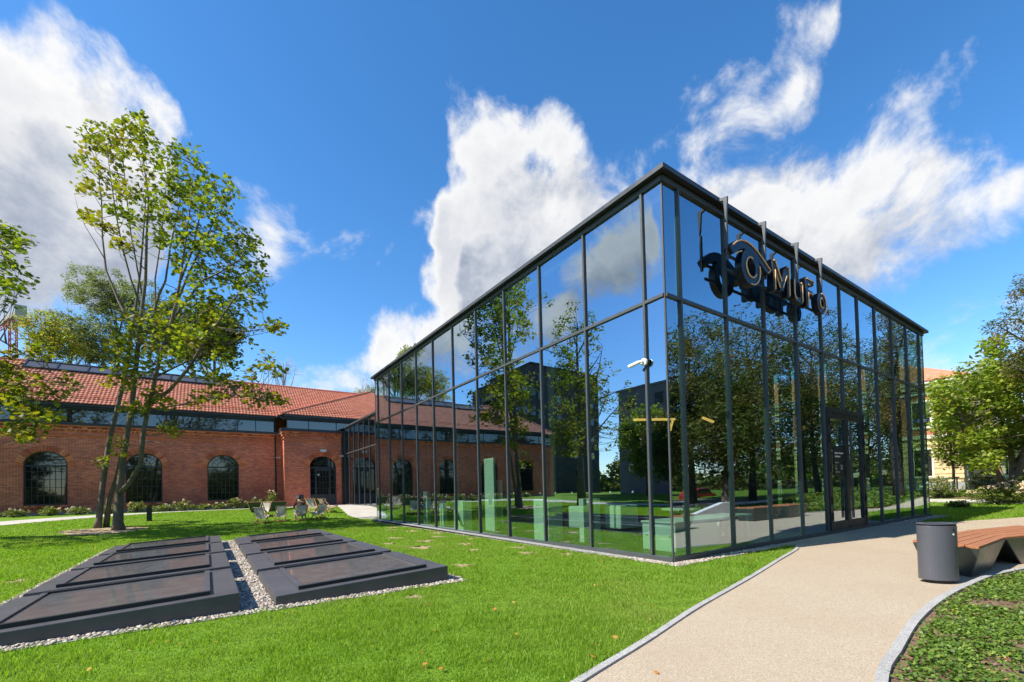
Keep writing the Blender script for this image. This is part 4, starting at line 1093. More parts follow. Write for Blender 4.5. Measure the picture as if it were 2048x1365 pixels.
cctv('white security camera at the corner of the glass corridor', (1.25, WP - .32, 4.95), (0, -1, 0), (-1, 0, 0), tilt=-.1)

# ------------------------------------------------------------------ glass link corridor
lk = thing('glass_corridor', 'narrow glazed link corridor between glass hall and brick hall', 'corridor', (1.5, 27, .78))
CXX, CY0, CY1, CZ0, CZM, CZ1 = 1.5, LL + .16, WP - .32, .79, 5.12, 7.28
ms_ = np.linspace(CY0 + .3, CY1, 10)
for i, y in enumerate(ms_): MB().box(CXX - .05, CXX + .08, y - .028, y + .028, CZ0 + .08, CZ1 - .1).build('mullion', 'frame_metal', lk)
for i in range(len(ms_) - 1):
    for z0, z1 in ((CZ0 + .08, CZM - .035), (CZM + .035, CZ1 - .1)):
        MB().box(CXX, CXX + .02, ms_[i] + .028, ms_[i + 1] - .028, z0, z1).build('pane', 'corridor_glass', lk)
    for z0, z1 in ((CZM - .035, CZM + .035),): MB().box(CXX - .045, CXX + .05, ms_[i] + .029, ms_[i + 1] - .029, z0, z1).build('transom', 'frame_metal', lk)
MB().box(CXX - .055, CXX + .08, CY0, CY1, CZ0 - .3, CZ0 + .08).build('sill_rail', 'frame_metal', lk); MB().box(CXX - .055, CXX + .08, CY0, CY1, CZ1 - .1, CZ1).build('head_rail', 'frame_metal', lk)
MB().box(CXX - .16, 6.0, CY0, CY1, CZ1 + .002, CZ1 + .14).build('roof', 'coping_metal', lk)
MB().box(CXX + .1, 5.8, CY0, WP - .02, CZ0 - .3, CZ0 + .01).build('floor', 'interior_floor', lk)
MB().box(5.8, 5.95, CY0, WP - .02, CZ0, CZ1).build('far_wall', 'interior_dark', lk)

# ------------------------------------------------------------------ leaves and trees
MAPLE = (np.array([(0, 0), (.10, .06), (.02, .34), (.30, .22), (.42, .52), (.55, .26), (.72, .34), (1.0, 0), (.72, -.34), (.55, -.26), (.42, -.52), (.30, -.22), (.02, -.34), (.10, -.06)]), [(0, 1, 2, 3), (0, 3, 4, 5), (0, 5, 6, 7), (0, 7, 8, 9), (0, 9, 10, 11), (0, 11, 12, 13)])
DIAM = (np.array([(0, 0), (.5, .30), (1, 0), (.5, -.30)]), [(0, 1, 2, 3)])
SLIM = (np.array([(0, 0), (.5, .15), (1, 0), (.5, -.15)]), [(0, 1, 2, 3)])
FOLD = (np.array([(0, 0), (.45, .36), (1, 0), (.45, -.36)]), [(0, 1, 2, 3)])
def leaves(C_, N, spread, size, shape, up=.9, droop=.35, tint=None, squash=.8, jitter=.35):
    """N leaves round each centre; returns V, F, tint per face"""
    C_ = np.asarray(C_, float); k = len(C_); n = k * N
    off = rng.normal(0, 1, (n, 3)); off /= np.linalg.norm(off, axis=1)[:, None]; off *= (rng.uniform(0, 1, (n, 1)) ** .5) * spread
    off[:, 2] *= squash
    c = np.repeat(C_, N, 0) + off
    nr = rng.normal(0, 1, (n, 3)); nr[:, 2] = np.abs(nr[:, 2]) + up; nr /= np.linalg.norm(nr, axis=1)[:, None]
    ax = rng.normal(0, 1, (n, 3)); ax[:, 2] -= droop; ax -= nr * (ax * nr).sum(1)[:, None]; ax /= np.linalg.norm(ax, axis=1)[:, None]
    sd = np.cross(nr, ax); s = size * rng.uniform(1 - jitter, 1 + jitter, n)
    tp, fc = shape; m_ = len(tp)
    fold = -.25 * np.abs(tp[:, 1])
    V = c[:, None] + s[:, None, None] * (tp[None, :, :1] * ax[:, None] + tp[None, :, 1:] * sd[:, None] + fold[None, :, None] * nr[:, None])
    F = (np.array(fc)[None] + (np.arange(n) * m_)[:, None, None]).reshape(-1, 4)
    tt = None
    if tint is not None: tt = np.repeat(np.clip(np.repeat(tint, N) + rng.normal(0, .10, n), 0, 1), len(fc))
    return V.reshape(-1, 3), F, tt
def tree(name, label, loc, limbs, clusters, leaf, bark, cat='tree', group=None, N=10, spread=.35, size=.16, shape=DIAM, tint=None, twig=.016, up=.9, droop=.35, bare=False, sides=8, thin=1.0):
    o = thing(name, label, cat, loc, group); mb = MB()
    samp = []; 
    for pts, rad in limbs:
        pts = [np.array(p, float) for p in pts]
        mb.tube(pts, [q * thin for q in rad], sides if max(rad) > .07 else 5)
        for i in range(len(pts) - 1):
            for t_ in np.linspace(0, 1, 6): samp.append(pts[i] * (1 - t_) + pts[i + 1] * t_)
    samp = np.array(samp); clusters = np.asarray(clusters, float)
    for c in clusters:
        d = samp - c; dist = np.linalg.norm(d, axis=1) + np.where(d[:, 2] > -.15, 1.3 * (d[:, 2] + .15), 0)
        s = samp[np.argmin(dist)]; L = np.linalg.norm(s - c)
        if L > .15:
            md = s * .5 + c * .5 + np.array([0, 0, -.10 * L]) + rng.normal(0, .04 * L, 3)
            mb.tube([s, md, c], [twig * min(2.2, .8 + L * .5), twig * .75, twig * .4], 4, cap=False)
    mb.build('trunk', bark, o, smooth=True)
    if not bare:
        V, F, tt = leaves(clusters, N, spread, size, shape, up, droop, tint if tint is not None else np.zeros(len(clusters)))
        raw_mesh('crown', V, F, leaf, o, tint=tt)
    return o
def in_poly(p, poly):
    x, y = p; r = False; j = len(poly) - 1
    for i in range(len(poly)):
        if (poly[i][1] > y) != (poly[j][1] > y) and x < (poly[j][0] - poly[i][0]) * (y - poly[i][1]) / (poly[j][1] - poly[i][1] + 1e-9) + poly[i][0]: r = not r
        j = i
    return r
def scatter_poly(poly, n, mind):
    out_ = []; x0, x1 = min(p[0] for p in poly), max(p[0] for p in poly); y0, y1 = min(p[1] for p in poly), max(p[1] for p in poly); k = 0
    while len(out_) < n and k < n * 60:
        k += 1; p = (random.uniform(x0, x1), random.uniform(y0, y1))
        if in_poly(p, poly) and all((p[0] - q[0]) ** 2 + (p[1] - q[1]) ** 2 > mind * mind for q in out_[-60:]): out_.append(p)
    return out_

# the three-stemmed maple on the lawn; D is its distance in metres
D1 = 21.4
mbase = np.array([-11.85, 22.4, 0]); mbase[2] = float(T(mbase[0], mbase[1]))
def mp(pts, dz=0.0, curve=0.0): return [at(x, y, D1 + dz + curve * i) for i, (x, y) in enumerate(pts)]
limbs = [
    (mp([(194, 1062), (198, 1040), (205, 973), (218, 885), (234, 820), (252, 744), (258, 697), (272, 610), (281, 540), (288, 450), (292, 390)], .3, .10), [.25, .165, .145, .13, .12, .11, .095, .075, .06, .04, .02]),
    (mp([(238, 1068), (236, 1045), (240, 973), (249, 900), (264, 812), (272, 738), (277, 681), (283, 626), (291, 562), (294, 456), (297, 400), (284, 300), (277, 232)], 0, 0), [.40, .27, .20, .15, .135, .125, .115, .10, .085, .06, .045, .028, .01]),
    (mp([(241, 985), (258, 968), (281, 929), (286, 870), (296, 821), (311, 753), (325, 695), (340, 656), (353, 605), (361, 554), (370, 494), (380, 420), (388, 330)], -.1, -.10), [.15, .14, .13, .12, .115, .105, .095, .085, .075, .06, .045, .028, .01]),
    (mp([(212, 1058), (218, 1002), (234, 953), (244, 905), (250, 880)], .7, .05), [.17, .14, .12, .09, .04]),
    (mp([(302, 809), (340, 780), (378, 736), (410, 682), (430, 655), (463, 605), (500, 560), (520, 540)], -.3, -.30), [.12, .10, .085, .07, .055, .04, .025, .012]),
    (mp([(275, 690), (262, 650), (238, 605), (212, 541), (205, 477), (203, 401), (196, 340), (186, 268)], .2, .22), [.09, .08, .07, .06, .045, .035, .025, .01]),
    (mp([(209, 518), (188, 482), (170, 452), (155, 415), (149, 388)], .9, .1), [.03, .024, .018, .012, .006]),
    (mp([(276, 695), (290, 672), (306, 630), (318, 590), (331, 562), (340, 499), (352, 440), (365, 380), (370, 310)], -.2, .25), [.10, .09, .08, .07, .06, .05, .038, .025, .01]),
    (mp([(345, 640), (375, 600), (404, 562), (440, 545), (480, 520), (505, 480)], -.4, -.25), [.075, .06, .05, .04, .03, .012]),
    (mp([(352, 610), (372, 560), (400, 500), (425, 450), (455, 400), (468, 368)], -.4, .25), [.07, .06, .05, .035, .025, .012]),
    (mp([(362, 560), (385, 500), (400, 430), (410, 370), (415, 330)], -.3, .3), [.06, .05, .035, .025, .01]),
    (mp([(284, 620), (262, 560), (246, 500), (232, 430), (222, 360), (212, 290)], .3, -.28), [.06, .05, .04, .032, .022, .01]),
    (mp([(286, 600), (275, 540), (262, 470), (254, 400), (246, 320), (248, 250)], 0, .22), [.055, .045, .038, .03, .02, .008]),
    (mp([(310, 755), (350, 735), (400, 712), (450, 690), (500, 672), (540, 664)], -.3, .25), [.06, .05, .04, .03, .022, .01]),
    (mp([(296, 822), (350, 812), (410, 800), (470, 790), (530, 800)], -.3, -.35), [.05, .042, .034, .025, .01]),
    (mp([(255, 735), (240, 710), (228, 690), (222, 660)], .4, .3), [.05, .04, .03, .015]),
    (mp([(320, 700), (312, 640), (310, 560), (322, 480), (330, 400), (336, 320)], .2, .2), [.06, .05, .042, .034, .022, .01]),
    (mp([(325, 700), (380, 650), (430, 610), (480, 600), (530, 585)], .3, .35), [.06, .05, .04, .028, .01]),
]
cl, ti = [], []
polyA = [(155, 265), (195, 242), (240, 262), (262, 212), (290, 235), (300, 280), (345, 282), (372, 300), (400, 296), (422, 330), (418, 362), (468, 356), (472, 392), (448, 412), (497, 430), (482, 450), (462, 470), (512, 466), (514, 505), (540, 532), (541, 575), (520, 590), (535, 610), (500, 640), (450, 640), (410, 600), (380, 560), (340, 520), (300, 480), (250, 440), (205, 405), (172, 360), (150, 325)]
for x, y in scatter_poly(polyA, 330, 9):
    if (x < 300 and y > 300 and random.random() < .35): continue
    cl.append(at(x, y, D1 + random.gauss(0, 1.2))); ti.append(max(0, min(.7, (.5 if x < 300 and y < 380 else .2) * random.random() + (.15 if x < 260 and y < 400 else 0))))
polyB = [(378, 560), (450, 640), (500, 640), (545, 640), (568, 655), (530, 680), (480, 690), (474, 735), (430, 765), (380, 755), (330, 740), (262, 755), (225, 715), (240, 655), (290, 615), (340, 600)]
for x, y in scatter_poly(polyB, 120, 9): cl.append(at(x, y, D1 - .8 + random.gauss(0, .8))); ti.append(.45 * random.random() ** 2)
for x, y, r, n in [(178, 372, 12, 4), (170, 430, 8, 3), (190, 440, 8, 3), (206, 452, 8, 3), (240, 490, 10, 4), (262, 490, 8, 3), (490, 788, 14, 5), (515, 802, 12, 4), (545, 797, 12, 4), (560, 800, 7, 3), (460, 762, 14, 5), (500, 765, 10, 3), (440, 792, 12, 4), (395, 800, 14, 5), (345, 852, 10, 4), (352, 862, 8, 2), (236, 882, 5, 2), (240, 900, 5, 2), (205, 922, 6, 3), (268, 815, 10, 4), (285, 812, 8, 3), (225, 745, 16, 6), (245, 765, 16, 5), (300, 790, 12, 4), (330, 800, 14, 5), (540, 725, 10, 4), (550, 745, 8, 3), (510, 740, 8, 3), (552, 655, 10, 4), (380, 690, 20, 6), (240, 690, 18, 6), (420, 790, 12, 4), (300, 690, 16, 5), (270, 640, 14, 5)]:
    for _ in range(n): cl.append(at(x + random.gauss(0, r * .6), y + random.gauss(0, r * .5), D1 - .6 + random.gauss(0, .7))); ti.append(.3 + .4 * random.random() if y > 600 else .5)
tree('maple_tree', 'three stemmed maple with sparse green crown on the lawn', tuple(mbase), limbs, cl, 'leaf_maple', 'bark_maple', N=14, spread=.42, size=.20, thin=.82, shape=MAPLE, tint=np.array(ti) * .7, twig=.014, group='maples on the lawn')
sheet('bare_soil_patch', [tuple(mbase[:2] + np.array([1.5 * math.cos(a) * (1 + .2 * math.sin(3 * a)) - .5, 1.3 * math.sin(a) * (1 + .15 * math.cos(5 * a)) - .1])) for a in np.linspace(0, 2 * math.pi, 24, endpoint=False)], 'dry_soil', .012, 1.0)

def crown_points(ells, n, hollow=.35):
    """points in the shells of ellipsoids [(centre, radii, weight)]"""
    out_ = []; w_ = np.array([e[2] for e in ells], float); w_ /= w_.sum()
    for e, q in zip(ells, w_):
        k = int(round(n * q)); d = rng.normal(0, 1, (k, 3)); d /= np.linalg.norm(d, axis=1)[:, None]
        out_.append(np.array(e[0]) + d * (rng.uniform(hollow ** 2, 1, (k, 1)) ** .5) * np.array(e[1]))
    return np.concatenate(out_)
def stem(base, top, r0, bend=.3, n=6, r1=.03):
    base, top = np.array(base, float), np.array(top, float); b = rng.normal(0, bend, 3); b[2] = 0
    return ([base + (top - base) * t_ + b * math.sin(t_ * math.pi) for t_ in np.linspace(0, 1, n)], [r0 * (1 - t_) ** .8 + r1 for t_ in np.linspace(0, 1, n)])
def auto_limbs(base, h, r0, ells, k=9, low=.3, bend=.3, lean=(0, 0)):
    top = np.array([base[0] + lean[0], base[1] + lean[1], base[2] + h * .88]); tr = stem(base, top, r0, bend); tr[1][0] *= 1.3; L = [tr]
    for i in range(k):
        s = low + (.9 - low) * i / max(1, k - 1); p = np.array(tr[0][0]) + (np.array(tr[0][-1]) - np.array(tr[0][0])) * s
        j = min(int(s * (len(tr[0]) - 1)), len(tr[0]) - 2); f_ = s * (len(tr[0]) - 1) - j; p = tr[0][j] * (1 - f_) + tr[0][j + 1] * f_
        e = ells[rng.integers(len(ells))]; a = rng.uniform(0, 6.28)
        q = np.array(e[0]) + np.array([math.cos(a), math.sin(a), .25]) * np.array(e[1]) * rng.uniform(.55, .85)
        q[2] = max(q[2], p[2] + .12 * h)
        L.append(stem(p, q, r0 * .42 * (1 - s * .6), bend * .6, 5, .015))
    return L
def auto_tree(name, label, base, h, r0, ells, n, leaf, bark, group=None, k=9, low=.3, lean=(0, 0), **kw):
    base = np.array([base[0], base[1], float(T(base[0], base[1])) - .05])
    pts = crown_points(ells, n); tint = kw.pop('tint', None)
    if tint is not None: tint = np.clip(rng.normal(tint, .22, len(pts)), 0, 1)
    return tree(name, label, tuple(base), auto_limbs(base, h, r0, ells, k, low, lean=lean), pts, leaf, bark, group=group, tint=tint, **kw)

# second maple, its trunk just outside the left edge
B2 = (-18.4, 22.3)
e2 = [((B2[0] + .3, B2[1], 13.0), (3.0, 3.0, 5.0), 3), ((B2[0] + 1.0, B2[1], 9.0), (4.0, 4.0, 3.5), 3), ((B2[0] - 2.0, B2[1] - 1, 8), (3.5, 3.5, 4), 2)]
b2 = np.array([B2[0], B2[1], float(T(*B2)) - .05]); pts2 = crown_points(e2, 330); l2 = auto_limbs(b2, 17.5, .30, e2, 14, .25)
D2 = 17.6; x2 = []; t2 = list(np.clip(rng.normal(.12, .15, len(pts2)), 0, 1))
def seen_x(p): d = p - EYE; return CX + FPX * (d @ _r3) / (d @ _f2)
k2 = np.array([seen_x(p) < -25 for p in pts2]); pts2 = pts2[k2]; t2 = list(np.array(t2)[k2])    # the visible sprays are listed one by one below
for x, y, r, n in [(10, 460, 16, 6), (20, 490, 14, 5), (40, 480, 10, 4), (25, 530, 16, 6), (5, 560, 18, 6), (40, 575, 9, 4), (2, 600, 12, 3), (70, 700, 14, 4), (15, 745, 22, 9), (40, 780, 22, 9), (25, 820, 26, 10), (60, 825, 20, 8), (85, 840, 14, 6), (30, 860, 22, 9), (65, 868, 16, 6), (12, 790, 16, 6), (100, 790, 8, 3), (70, 760, 10, 4), (130, 770, 9, 4), (95, 835, 10, 4), (0, 725, 14, 4)]:
    for _ in range(n): x2.append(at(x + random.gauss(0, r * .6), y + random.gauss(0, r * .45), D2 + random.gauss(0, .8))); t2.append(.1 + .35 * random.random() if y > 640 else .05)
l2.append(([b2 + np.array([0, 0, 4.2]), at(-60, 770, D2), at(10, 800, D2 - .2), at(75, 845, D2 - .3)], [.09, .06, .035, .012]))
l2.append(([b2 + np.array([0, 0, 7.0]), at(-80, 620, D2), at(0, 680, D2 - .2), at(60, 715, D2 + .1), at(130, 765, D2)], [.09, .05, .03, .016, .008]))
l2.append(([b2 + np.array([0, 0, 9.0]), at(-70, 520, D2), at(0, 500, D2 - .2), at(38, 482, D2)], [.08, .045, .02, .008]))
pts2 = np.concatenate([pts2, np.array(x2)])
tree('maple_tree', 'leafy maple whose branches reach in at the left edge', tuple(b2), l2, pts2, 'leaf_maple', 'bark_maple', N=14, spread=.46, size=.20, shape=MAPLE, tint=np.array(t2), group='maples on the lawn')

# trees beyond the brick hall
def far(x, y, d): return at(x, y, d)
def bgtree(name, label, px, base_py, top_py, d, rx, ells_px, n, leaf, bark, **kw):
    top = at(px, top_py, d); base = at(px, base_py, d)
    e = []
    for ex, ey, erx, ery, wt in ells_px:
        c = at(ex, ey, d); sc = d / FPX; e.append((tuple(c), (erx * sc, erx * sc * .9, ery * sc), wt))
    return auto_tree(name, label, (base[0], base[1]), top[2] - .78, rx, e, n, leaf, bark, group='trees behind the brick hall', **kw)
bgtree('willow_tree', 'tall grey green willow rising behind the brick hall roof', 232, 985, 535, 52, .42, [(200, 590, 62, 58, 3), (240, 640, 60, 60, 2), (290, 600, 40, 50, 1), (180, 680, 50, 50, 1.5), (290, 690, 60, 45, 1)], 470, 'leaf_willow', 'bark_dark', N=44, spread=.55, size=.32, shape=SLIM, tint=.15, k=10, low=.45)
bgtree('willow_tree', 'lower grey green willow left of the tall one behind the roof', 150, 985, 625, 50, .3, [(140, 670, 55, 45, 2), (190, 700, 40, 35, 1)], 230, 'leaf_willow', 'bark_dark', N=40, spread=.55, size=.32, shape=SLIM, tint=.15, k=8, low=.45)
bgtree('autumn_tree', 'thin tree with orange tinged leaves behind the left roof end', 100, 985, 600, 46, .2, [(85, 660, 42, 40, 2), (115, 690, 46, 38, 2), (60, 712, 28, 18, .7)], 230, 'leaf_maple_far', 'bark_dark', N=15, spread=.6, size=.27, shape=DIAM, tint=.35, k=9, low=.5)
bgtree('poplar_tree', 'dark leaved tree behind the maple and the brick hall roof', 430, 985, 605, 50, .4, [(430, 665, 52, 55, 3), (385, 690, 40, 35, 1), (340, 660, 45, 50, 1)], 360, 'leaf_dark', 'bark_dark', N=56, spread=.75, size=.36, shape=DIAM, tint=.15, k=9, low=.5)
bgtree('birch_tree', 'nearly bare birch standing above the roof ridge', 570, 985, 690, 52, .2, [(570, 725, 28, 30, 1), (590, 740, 22, 20, 1), (548, 740, 20, 18, 1)], 70, 'leaf_dark', 'bark_white', N=1, spread=.3, size=.1, tint=.1, k=12, low=.6, bare=True, twig=.018)
bgtree('birch_tree', 'small bare birch beside the edge of the glass hall', 736, 985, 738, 56, .12, [(735, 765, 16, 20, 1)], 30, 'leaf_dark', 'bark_white', N=1, spread=.3, size=.1, tint=.1, k=8, low=.6, bare=True, twig=.016)
bgtree('low_tree', 'low yellowish treetop peeping over the porch roof', 735, 985, 765, 58, .15, [(742, 783, 14, 12, 2), (718, 785, 10, 8, 1)], 40, 'leaf_willow', 'bark_dark', N=14, spread=.5, size=.22, tint=.4, k=6, low=.6)
bgtree('willow_tree', 'broad grey green tree behind the glass hall, its top over the roof edge', 835, 985, 690, 60, .4, [(832, 730, 40, 36, 2), (850, 780, 60, 50, 2)], 260, 'leaf_willow', 'bark_dark', N=46, spread=.8, size=.36, tint=.2, k=8, low=.5)

# ------------------------------------------------------------------ trees and things on the right
RT = lambda px, py: march(px, py)
vt = np.array([33.2, -.9, 0.0]); vt[2] = float(T(vt[0], vt[1])) - .05; DV = 28.2
lv = [([at(2019, 996, DV), at(2016, 985, DV), at(2000, 960, DV), at(1975, 925, DV - .4), at(1955, 905, DV - .8), at(1935, 860, DV - 1.2), at(1915, 810, DV - 1.5)], [.42, .36, .24, .20, .16, .10, .04]),
      ([at(2021, 990, DV), at(2026, 970, DV), at(2026, 930, DV + .3), at(2018, 890, DV + .6), at(2000, 840, DV + 1), at(1985, 780, DV + 1.4)], [.34, .22, .18, .15, .10, .04]),
      ([at(2025, 992, DV), at(2038, 965, DV - .1), at(2050, 920, DV - .3), at(2058, 870, DV - .4), at(2062, 800, DV), at(2060, 730, DV)], [.36, .30, .26, .22, .15, .05]),
      ([at(2030, 935, DV), at(2042, 910, DV + .6), at(2075, 870, DV + 1.2), at(2110, 800, DV + 1.5)], [.16, .12, .08, .03]),
      ([at(1990, 948, DV), at(1975, 935, DV + .3), at(1985, 918, DV + .5)], [.12, .08, .03])]
polyV = [(1868, 760), (1905, 745), (1950, 725), (1985, 715), (2010, 735), (2048, 700), (2130, 690), (2150, 880), (2040, 905), (2000, 915), (1960, 935), (1930, 905), (1905, 860), (1870, 850), (1860, 800)]
cv = [at(x, y, DV + random.gauss(0, 1.8)) for x, y in scatter_poly(polyV, 240, 9)] + [at(x + random.gauss(0, 8), y + random.gauss(0, 6), DV + random.gauss(0, .8)) for x, y in [(1985, 700), (1990, 690), (1962, 920), (1975, 905), (1940, 915), (1990, 745)] for _ in range(4)]
tree('maple_tree', 'spreading maple with a low fork of pale stems on the right', tuple(vt), lv, cv, 'leaf_maple_far', 'bark_pale', N=74, spread=.70, size=.26, shape=DIAM, tint=np.clip(rng.normal(.02, .12, len(cv)), 0, 1), group='trees on the right')
# young staked tree
DS = 31.0; ps = at(1908, 990, DS); st = np.array([ps[0], ps[1], float(T(ps[0], ps[1])) - .03])
ys_ = [([st, at(1907, 940, DS), at(1902, 905, DS), at(1900, 860, DS), at(1898, 800, DS)], [.10, .08, .07, .05, .015]), ([at(1903, 910, DS), at(1925, 890, DS), at(1932, 860, DS)], [.03, .02, .008]), ([at(1903, 905, DS), at(1885, 885, DS), at(1880, 850, DS)], [.03, .02, .008])]
cs_ = [at(x, y, DS + random.gauss(0, .8)) for x, y in scatter_poly([(1866, 860), (1880, 820), (1900, 800), (1925, 810), (1935, 850), (1938, 890), (1925, 930), (1905, 940), (1885, 925), (1868, 900)], 75, 6)]
tree('young_tree', 'young leafy tree tied to wooden stakes beside the glass hall', tuple(st), ys_, cs_, 'leaf_maple_far', 'bark_pale', N=48, spread=.5, size=.21, tint=np.clip(rng.normal(.02, .1, len(cs_)), 0, 1), group='trees on the right')
so = thing('tree_stakes', 'pale wooden stakes with crossbar holding the young tree', 'stakes', tuple(st))
for px in (1893, 1915):
    a = at(px, 990, DS); MB().tube([(a[0], a[1], st[2] - .1), (a[0] + .02, a[1], st[2] + 1.25)], .045, 8).build('stake', 'stake_wood', so)
a, b = at(1888, 956, DS), at(1918, 955, DS); MB().bar(a, b, .07, .09).build('crossbar', 'stake_wood', so)
# locust reaching in from the top right, trunk outside the frame
lb = at(2190, 990, 24.0); lbz = np.array([lb[0], lb[1], float(T(lb[0], lb[1])) - .05])
ll = [stem(lbz, at(2180, 560, 24.0), .28, .3, 7, .05), ([at(2180, 800, 24), at(2120, 740, 24), at(2060, 690, 24), at(2010, 660, 24), at(1990, 648, 24)], [.12, .08, .05, .03, .01]), ([at(2180, 760, 24), at(2110, 690, 24.3), at(2040, 640, 24.5), at(1985, 640, 24.5)], [.10, .07, .04, .01]), ([at(2180, 700, 24), at(2110, 640, 23.5), at(2050, 590, 23.3), at(2030, 570, 23.3)], [.09, .06, .03, .01]), ([at(2182, 840, 24), at(2100, 780, 23.5), at(2040, 740, 23.2), at(2000, 730, 23.2)], [.1, .07, .04, .01])]
clc = [at(x, y, 24 + random.gauss(0, .9)) for x, y in scatter_poly([(2028, 568), (2060, 545), (2200, 480), (2260, 600), (2240, 800), (2100, 800), (2040, 770), (1995, 740), (2020, 700), (1968, 646), (2000, 630), (2025, 600)], 230, 9)]
tree('locust_tree', 'dark rusty tipped locust reaching in at the right edge', tuple(lbz), ll, clc, 'leaf_locust', 'bark_dark', N=60, spread=.5, size=.19, shape=SLIM, tint=np.clip(rng.normal(.28, .25, len(clc)), 0, 1), group='trees on the right')

def faceted_bin(label, loc, w_=.265, h=.95, rz=0.0):
    o = thing('litter_bin', label, 'bin', loc)
    def ell(r, z0, z1, n=36, b=.78): return [(r * math.cos(a), r * b * math.sin(a), z) for z in (z0, z1) for a in np.linspace(0, 2 * math.pi, n, endpoint=False)]
    L = np.array(loc)
    def drum(r, z0, z1, nm, mt_, b=.78, smooth=True):
        n = 40; vs = np.array(ell(r, z0, z1, n, b)) + L
        return MB().add(vs, [tuple(range(n - 1, -1, -1)), tuple(range(n, 2 * n))] + [(i, (i + 1) % n, n + (i + 1) % n, n + i) for i in range(n)]).build(nm, mt_, o, bevel=.006)
    drum(w_ * .72, .0, .055, 'base', 'dark_steel'); body = drum(w_, .055, h - .035, 'body', 'bin_paint'); drum(w_ * .96, h - .034, h - .012, 'neck', 'dark_steel')
    # lid: flat ring with an opening
    n = 40; R_, r_ = w_ * 1.02, w_ * .66; vs = []
    for i in range(n):
        a = 2 * math.pi * i / n; c, s = math.cos(a), math.sin(a) * .78
        vs += [(R_ * c, R_ * s, h - .011), (R_ * c, R_ * s, h), (r_ * c, r_ * s, h), (r_ * c, r_ * s, h - .011)]
    fs = [(i * 4 + k, i * 4 + (k + 1) % 4, ((i + 1) % n) * 4 + (k + 1) % 4, ((i + 1) % n) * 4 + k) for i in range(n) for k in range(4)]
    MB().add(np.array(vs) + L, fs).build('lid', 'bin_paint', o)
    MB().add(np.array(ell(r_ * .99, h - .0105, h - .006, n)) + L, [tuple(range(n, 2 * n))]).build('opening', 'black_plastic', o)
    for dz, mt_ in ((-.10, 'black_plastic'), (-.17, 'white_plastic')):
        # small lock and badge near the rim on the camera side
        a = math.radians(-72); p = L + np.array([w_ * math.cos(a), w_ * .78 * math.sin(a), h + dz]); nn = np.array([math.cos(a) * .78, math.sin(a), 0]); nn /= np.linalg.norm(nn)
        MB().tube([p - nn * .002, p + nn * .004], .017, 12).build('lock', mt_, body)
    o.rotation_euler = (0, 0, rz); return o
faceted_bin('dark grey oval litter bin at the bench by the path', (1.42, -3.92, .008), rz=-.62)
fb = at(2018, 993, 27.6); faceted_bin('dark grey litter bin in front of the forked maple', (fb[0], fb[1], float(T(fb[0], fb[1]))), rz=-.62)
fb = march(629, 1015); faceted_bin('grey litter bin in front of the arched brick doorway', (-2.7, 29.6, float(T(-2.7, 29.6))), rz=-.2)

# ------------------------------------------------------------------ faceted benches
def bench(label, top, base, h, side_mats, nslat=5, zb=None, group='faceted benches'):
    """top: quad A,E,D,B (A-B and E-D long sides); base quad in the same order"""
    c = np.mean(np.array(top), 0); z = float(T(*c)) + .008 if zb is None else zb
    o = thing('faceted_bench', label, 'bench', (c[0], c[1], z), group)
    A, E_, D_, B_ = [np.array([*p, z + h - .04]) for p in top]; a, e, d, b = [np.array([*p, z + .002]) for p in base]
    quads = [(A, E_, e, a), (E_, D_, d, e), (D_, B_, b, d), (B_, A, a, b)]
    for q, mt_ in zip(quads, side_mats):
        q = [np.array(p) for p in q]; n = np.cross(q[1] - q[0], q[3] - q[0]); n /= np.linalg.norm(n); cc = np.append(c, z + h / 2)
        if n @ (q[0] - cc) < 0: n = -n
        vs = [p for p in q] + [p - n * .012 for p in q]
        MB().add(vs, [(0, 1, 2, 3), (7, 6, 5, 4), (0, 4, 5, 1), (1, 5, 6, 2), (2, 6, 7, 3), (3, 7, 4, 0)]).build('side_plate', mt_, o)
    for k in range(nslat):
        t0, t1 = (k + .04) / nslat, (k + .96) / nslat; dz = np.array([0, 0, .04])
        p = [A * (1 - t0) + E_ * t0, B_ * (1 - t0) + D_ * t0, B_ * (1 - t1) + D_ * t1, A * (1 - t1) + E_ * t1]
        p = [q + np.array([0, 0, .001]) for q in p]
        MB().add(p + [q + dz for q in p], [(3, 2, 1, 0), (4, 5, 6, 7), (0, 1, 5, 4), (1, 2, 6, 5), (2, 3, 7, 6), (3, 0, 4, 7)]).build('slat', 'slat_wood', o, bevel=.004)
    return o
bench('faceted steel bench with reddish slats behind the bin', [(2.42, -3.38), (1.97, -4.31), (3.92, -4.34), (5.15, -3.62)], [(2.62, -3.50), (2.24, -4.16), (3.35, -4.22), (4.5, -3.72)], .55, ['bench_dark', 'bench_steel', 'bench_dark', 'bench_steel'])
bench('second faceted bench module cut by the right edge', [(5.16, -3.61), (3.94, -4.345), (6.2, -5.02), (7.2, -4.1)], [(5.3, -3.8), (4.5, -4.45), (6.0, -4.9), (6.9, -4.15)], .55, ['bench_dark', 'bench_steel', 'bench_dark', 'bench_steel'])
